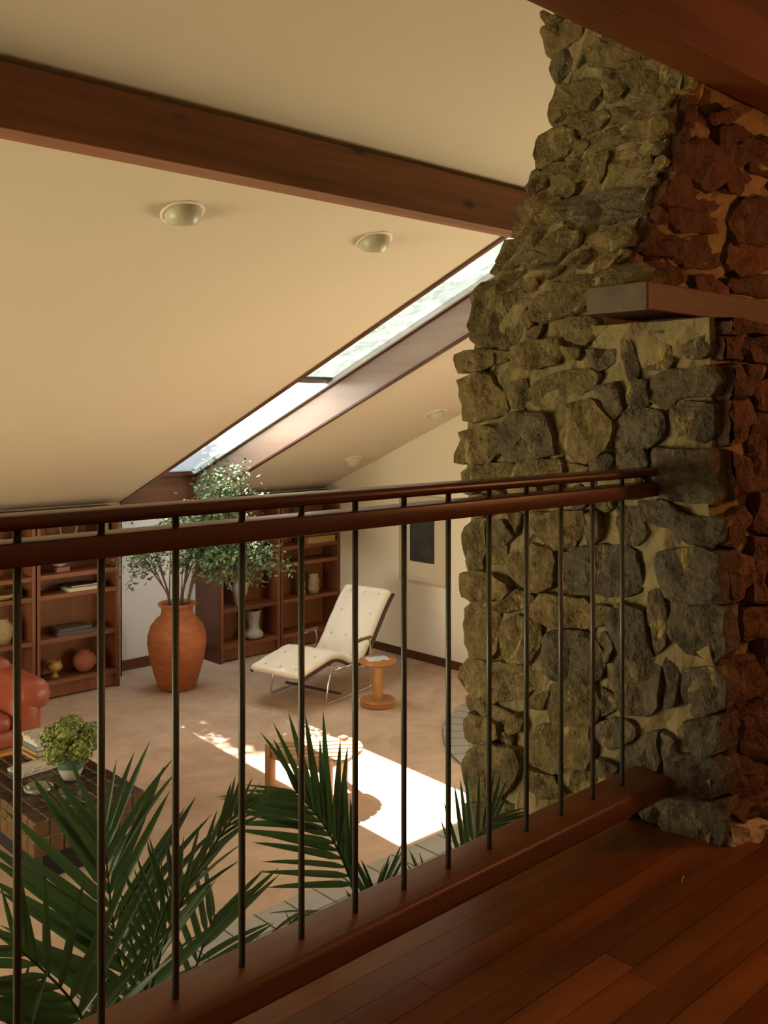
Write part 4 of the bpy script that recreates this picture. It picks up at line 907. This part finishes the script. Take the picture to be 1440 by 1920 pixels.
def frond(root, pts, n, L, facing, spread=(62, 30), side=(1, 1), start=.30, droopy=0.0, seedlen=.12, rspread=None):
    """pts: rachis points in world space; facing: rough normal of the frond blade"""
    O = root.location; P = [Vector(p) for p in pts]; fine = []
    for i in range(len(P)-1):
        p0 = P[max(i-1,0)]; p1 = P[i]; p2 = P[i+1]; p3 = P[min(i+2,len(P)-1)]
        for q in range(6):
            u = q/6; fine.append(.5*((2*p1)+(-p0+p2)*u+(2*p0-5*p1+4*p2-p3)*u*u+(-p0+3*p1-3*p2+p3)*u**3))
    fine.append(P[-1]); K = len(fine)
    base = fine[0]
    m = MB(); m.tube([p-base for p in fine], [.0075-.0058*i/K for i in range(K)], 6); fr_ = m.build('frond', M['rachis'], root, True, base-O)
    face = Vector(facing).normalized()
    for k in range(n):
        f = start + (1-start)*(k+.5)/n; i = f*(K-1); a = fine[int(i)]; b = fine[min(int(i)+1, K-1)]; p = a.lerp(b, i-int(i))
        tg = (fine[min(int(i)+1, K-1)]-fine[max(int(i)-1, 0)]).normalized(); sd2 = tg.cross(face).normalized()
        env = (math.sin(math.pi*(.18+.74*(f-start)/(1-start)))**.6)
        for s in (-1, 1):
            if not side[0 if s < 0 else 1]: continue
            sp_ = rspread if (s > 0 and rspread) else spread
            ang = math.radians(sp_[0]+(sp_[1]-sp_[0])*(f-start)/(1-start)+rp.uniform(-6,6))
            d = (tg*math.cos(ang) + sd2*s*math.sin(ang) + face*rp.uniform(-.05,.22) + Vector((0,0,-droopy*rp.uniform(.5,1)))).normalized()
            nn = (face + Vector((rp.uniform(-.3,.3), rp.uniform(-.3,.3), .4))); nn = (nn - d*nn.dot(d)).normalized(); xx = d.cross(nn).normalized()
            ln = L*env*rp.uniform(1-seedlen, 1+seedlen)
            R_m = Matrix((xx, d, nn)).transposed().to_4x4()
            o = bpy.data.objects.new('leaflet', LM[rp.choice((0,0,1,1,2,3) if droopy < .2 else (1,2,3))]); COL.objects.link(o); o.parent = fr_
            o.matrix_local = Matrix.Translation(p-base) @ R_m @ Matrix.Diagonal((ln*1.05, ln, ln, 1))
    return fr_
CAMD = Vector((-.62, -.66, .42))
def palm(name, loc, label):
    return empty(name, loc, 0, label, 'palm', 'palms in the planter below the railing')
pa = palm('palm', (1.15, 2.12, .54), 'large palm with broad fronds in front of the coffee table')
b0 = Vector((1.15, 2.12, .54))
frond(pa, [b0, (1.17,2.16,1.1), (1.192,2.2,1.6), (1.166,2.25,1.87), (1.160,2.30,2.13)], 22, .40, CAMD, (66, 22), start=.34)
frond(pa, [b0+Vector((.02,-.03,0)), (1.10,2.02,1.2), (1.067,1.95,1.75), (1.103,1.94,2.0), (1.175,1.94,2.14)], 20, .165, CAMD, (58, 34), side=(1,0), start=.42)
frond(pa, [b0+Vector((.03,.0,0)), (1.14,2.06,1.2), (1.10,1.99,1.75), (1.19,2.0,2.0), (1.35,2.03,2.15), (1.45,2.06,2.19)], 20, .17, Vector((-.5,-.3,.8)), (30, 14), start=.38, droopy=.1)
frond(pa, [b0+Vector((-.04,-.02,0)), (1.02,2.0,1.2), (.98,1.92,1.70), (.90,1.90,1.95), (.78,1.93,2.12)], 16, .30, CAMD, (60, 30), start=.36, droopy=.1)
frond(pa, [b0+Vector((-.05,0,0)), (.95,2.08,1.15), (.88,2.02,1.60), (.74,2.02,1.85), (.60,2.08,1.93)], 20, .32, CAMD, (60, 32), start=.34, droopy=.1)
frond(pa, [b0+Vector((.05,.03,0)), (1.26,2.2,1.1), (1.33,2.22,1.55), (1.42,2.25,1.72), (1.50,2.3,1.78)], 6, .26, CAMD, (46, 22), start=.62)
pb = palm('palm', (1.88, 2.12, .54), 'palm with arching frond in front of the slatted stool')
b1 = Vector((1.88, 2.12, .54))
frond(pb, [b1, (1.90,2.10,1.2), (1.902,2.1,1.64), (1.872,2.15,1.82), (1.821,2.2,1.965), (1.75,2.25,2.075)], 14, .31, CAMD, (64, 26), start=.55, rspread=(30, 14))
frond(pb, [b1+Vector((.02,-.02,0)), (1.87,2.03,1.1), (1.84,2.0,1.58), (1.86,2.02,1.74), (1.885,2.05,1.80)], 9, .17, CAMD, (44, 16), start=.66)
frond(pb, [b1+Vector((-.03,-.02,0)), (1.80,2.04,1.1), (1.74,2.0,1.50), (1.66,2.02,1.66), (1.58,2.06,1.70)], 9, .16, CAMD, (50, 24), start=.62, droopy=.1)
frond(pb, [b1+Vector((.05,.0,0)), (1.98,2.06,1.1), (2.05,2.02,1.55), (2.09,2.03,1.68), (2.12,2.05,1.73)], 7, .15, CAMD, (46, 20), start=.7)
frond(pb, [b1+Vector((-.06,-.04,0)), (1.70,1.98,1.2), (1.52,1.90,1.75), (1.42,1.80,2.0), (1.36,1.72,2.045)], 6, .13, Vector((-.2,-.3,.93)), (50, 20), start=.86)
pc = palm('palm', (2.20, 2.10, .54), 'small palm tucked against the foot of the stone chimney')
b2 = Vector((2.20, 2.10, .54))
frond(pc, [b2, (2.21,2.10,1.1), (2.22,2.08,1.62), (2.29,2.05,1.80), (2.37,2.0,1.90)], 10, .20, CAMD, (48, 18), start=.62)
frond(pc, [b2+Vector((.03,-.03,0)), (2.26,2.0,1.1), (2.32,1.90,1.60), (2.38,1.80,1.80), (2.44,1.74,1.84)], 8, .16, CAMD, (44, 20), start=.68)

# ------------------------------------------------------------------ assumed loft globe lamp (unseen, right of the frame)
t = NT('assumed_lamp_globe'); t.b.inputs['Emission Color'].default_value = (1, .34, .115, 1); t.b.inputs['Emission Strength'].default_value = 64; t.set((.9,.6,.4), .5); M['globe'] = t.m
lp = empty('assumed_globe_lamp', (4.0, .05, LOFT), 0, 'assumed amber globe floor lamp, unseen, on the loft boards', 'lamp')  # unseen lamp, assumed from the reddish light on the fireplace side
m = MB(); m.lathe([(0,0),(.16,0),(.16,.02),(.02,.03),(0,.03)], 28); m.build('base', M['steel'], lp, True)
m = MB(); m.tube([(0,0,.02),(0,0,1.32)], .011, 10); m.build('pole', M['steel'], lp, True)
m = MB(); m.lathe([(.14*math.sin(a), 1.45-.14*math.cos(a)) for a in [i*math.pi/14 for i in range(15)]], 24); m.build('globe', M['globe'], lp, True)
# ------------------------------------------------------------------ garden outside the skylight
M['lawn'] = plain('dry_lawn', (.16, .19, .09), .95, .3, 1)
m = MB(); m.box((-60,-60,-1.0),(90,90,-.6)); struct(m.build('ground', M['lawn']))
t = NT('garden_leaf'); gi = t.add('ShaderNodeNewGeometry'); t.set(t.ramp(gi.outputs['Random Per Island'], [(0, (.04,.10,.03)), (.5, (.09,.18,.05)), (1, (.22,.30,.09))]), .5); M['gleaf'] = t.m
def tree(x, y, h, rx, rz, n, label, seed, leaf=.16):
    r = empty('garden_tree', (x, y, -.6), 0, label, 'tree', 'trees in the garden above the roof'); rr = random.Random(seed)
    m = MB(); m.tube([(0,0,0),(.1,.05,h*.4),(.0,.1,h*.75)], [.16,.12,.05], 8); m.build('trunk', M['bark'], r, True)
    bm = bmesh.new(); cl_ = [Vector((rr.gauss(0,.5)*rx, rr.gauss(0,.5)*rx, h-rz+rr.gauss(0,.45)*rz)) for _ in range(26)]
    for k in range(n):
        c0 = rr.choice(cl_); p = c0 + Vector((rr.gauss(0,1), rr.gauss(0,1), rr.gauss(0,.8)))*rx*.17
        leafquad(bm, p, Vector((rr.uniform(-1,1), rr.uniform(-1,1), rr.uniform(-.8,.3))), leaf*rr.uniform(.7,1.3), leaf*.5, rr)
    me = bpy.data.meshes.new('crown'); bm.to_mesh(me); bm.free(); o = link('crown', me, M['gleaf'], r); o['kind'] = 'stuff'
tree(7.1, 14.0, 7.9, 1.35, 1.35, 7000, 'leafy tree seen through the foot of the skylight', 3, .15)
tree(9.6, 15.2, 4.2, 1.6, 1.7, 3000, 'low bushy tree beyond the eave outside the skylight', 8, .16)
tree(13.5, 20, 8.0, 2.6, 3.0, 3000, 'broad tree farther behind the skylight glass', 4, .3)
tree(23, 16, 11, 3.2, 4.0, 3000, 'tall tree behind the upper skylight pane', 6, .34)

# ------------------------------------------------------------------ a stray straw on the loft boards
m = MB(); m.tube([(-.018, -.008, 0), (.0, .001, .001), (.02, .007, 0)], .0010, 6)
tag(m.build('straw', M['pages'], None, True, (2.275, 1.289, LOFT+.0022)), 'tiny pale straw lying on the red floorboards', 'straw')
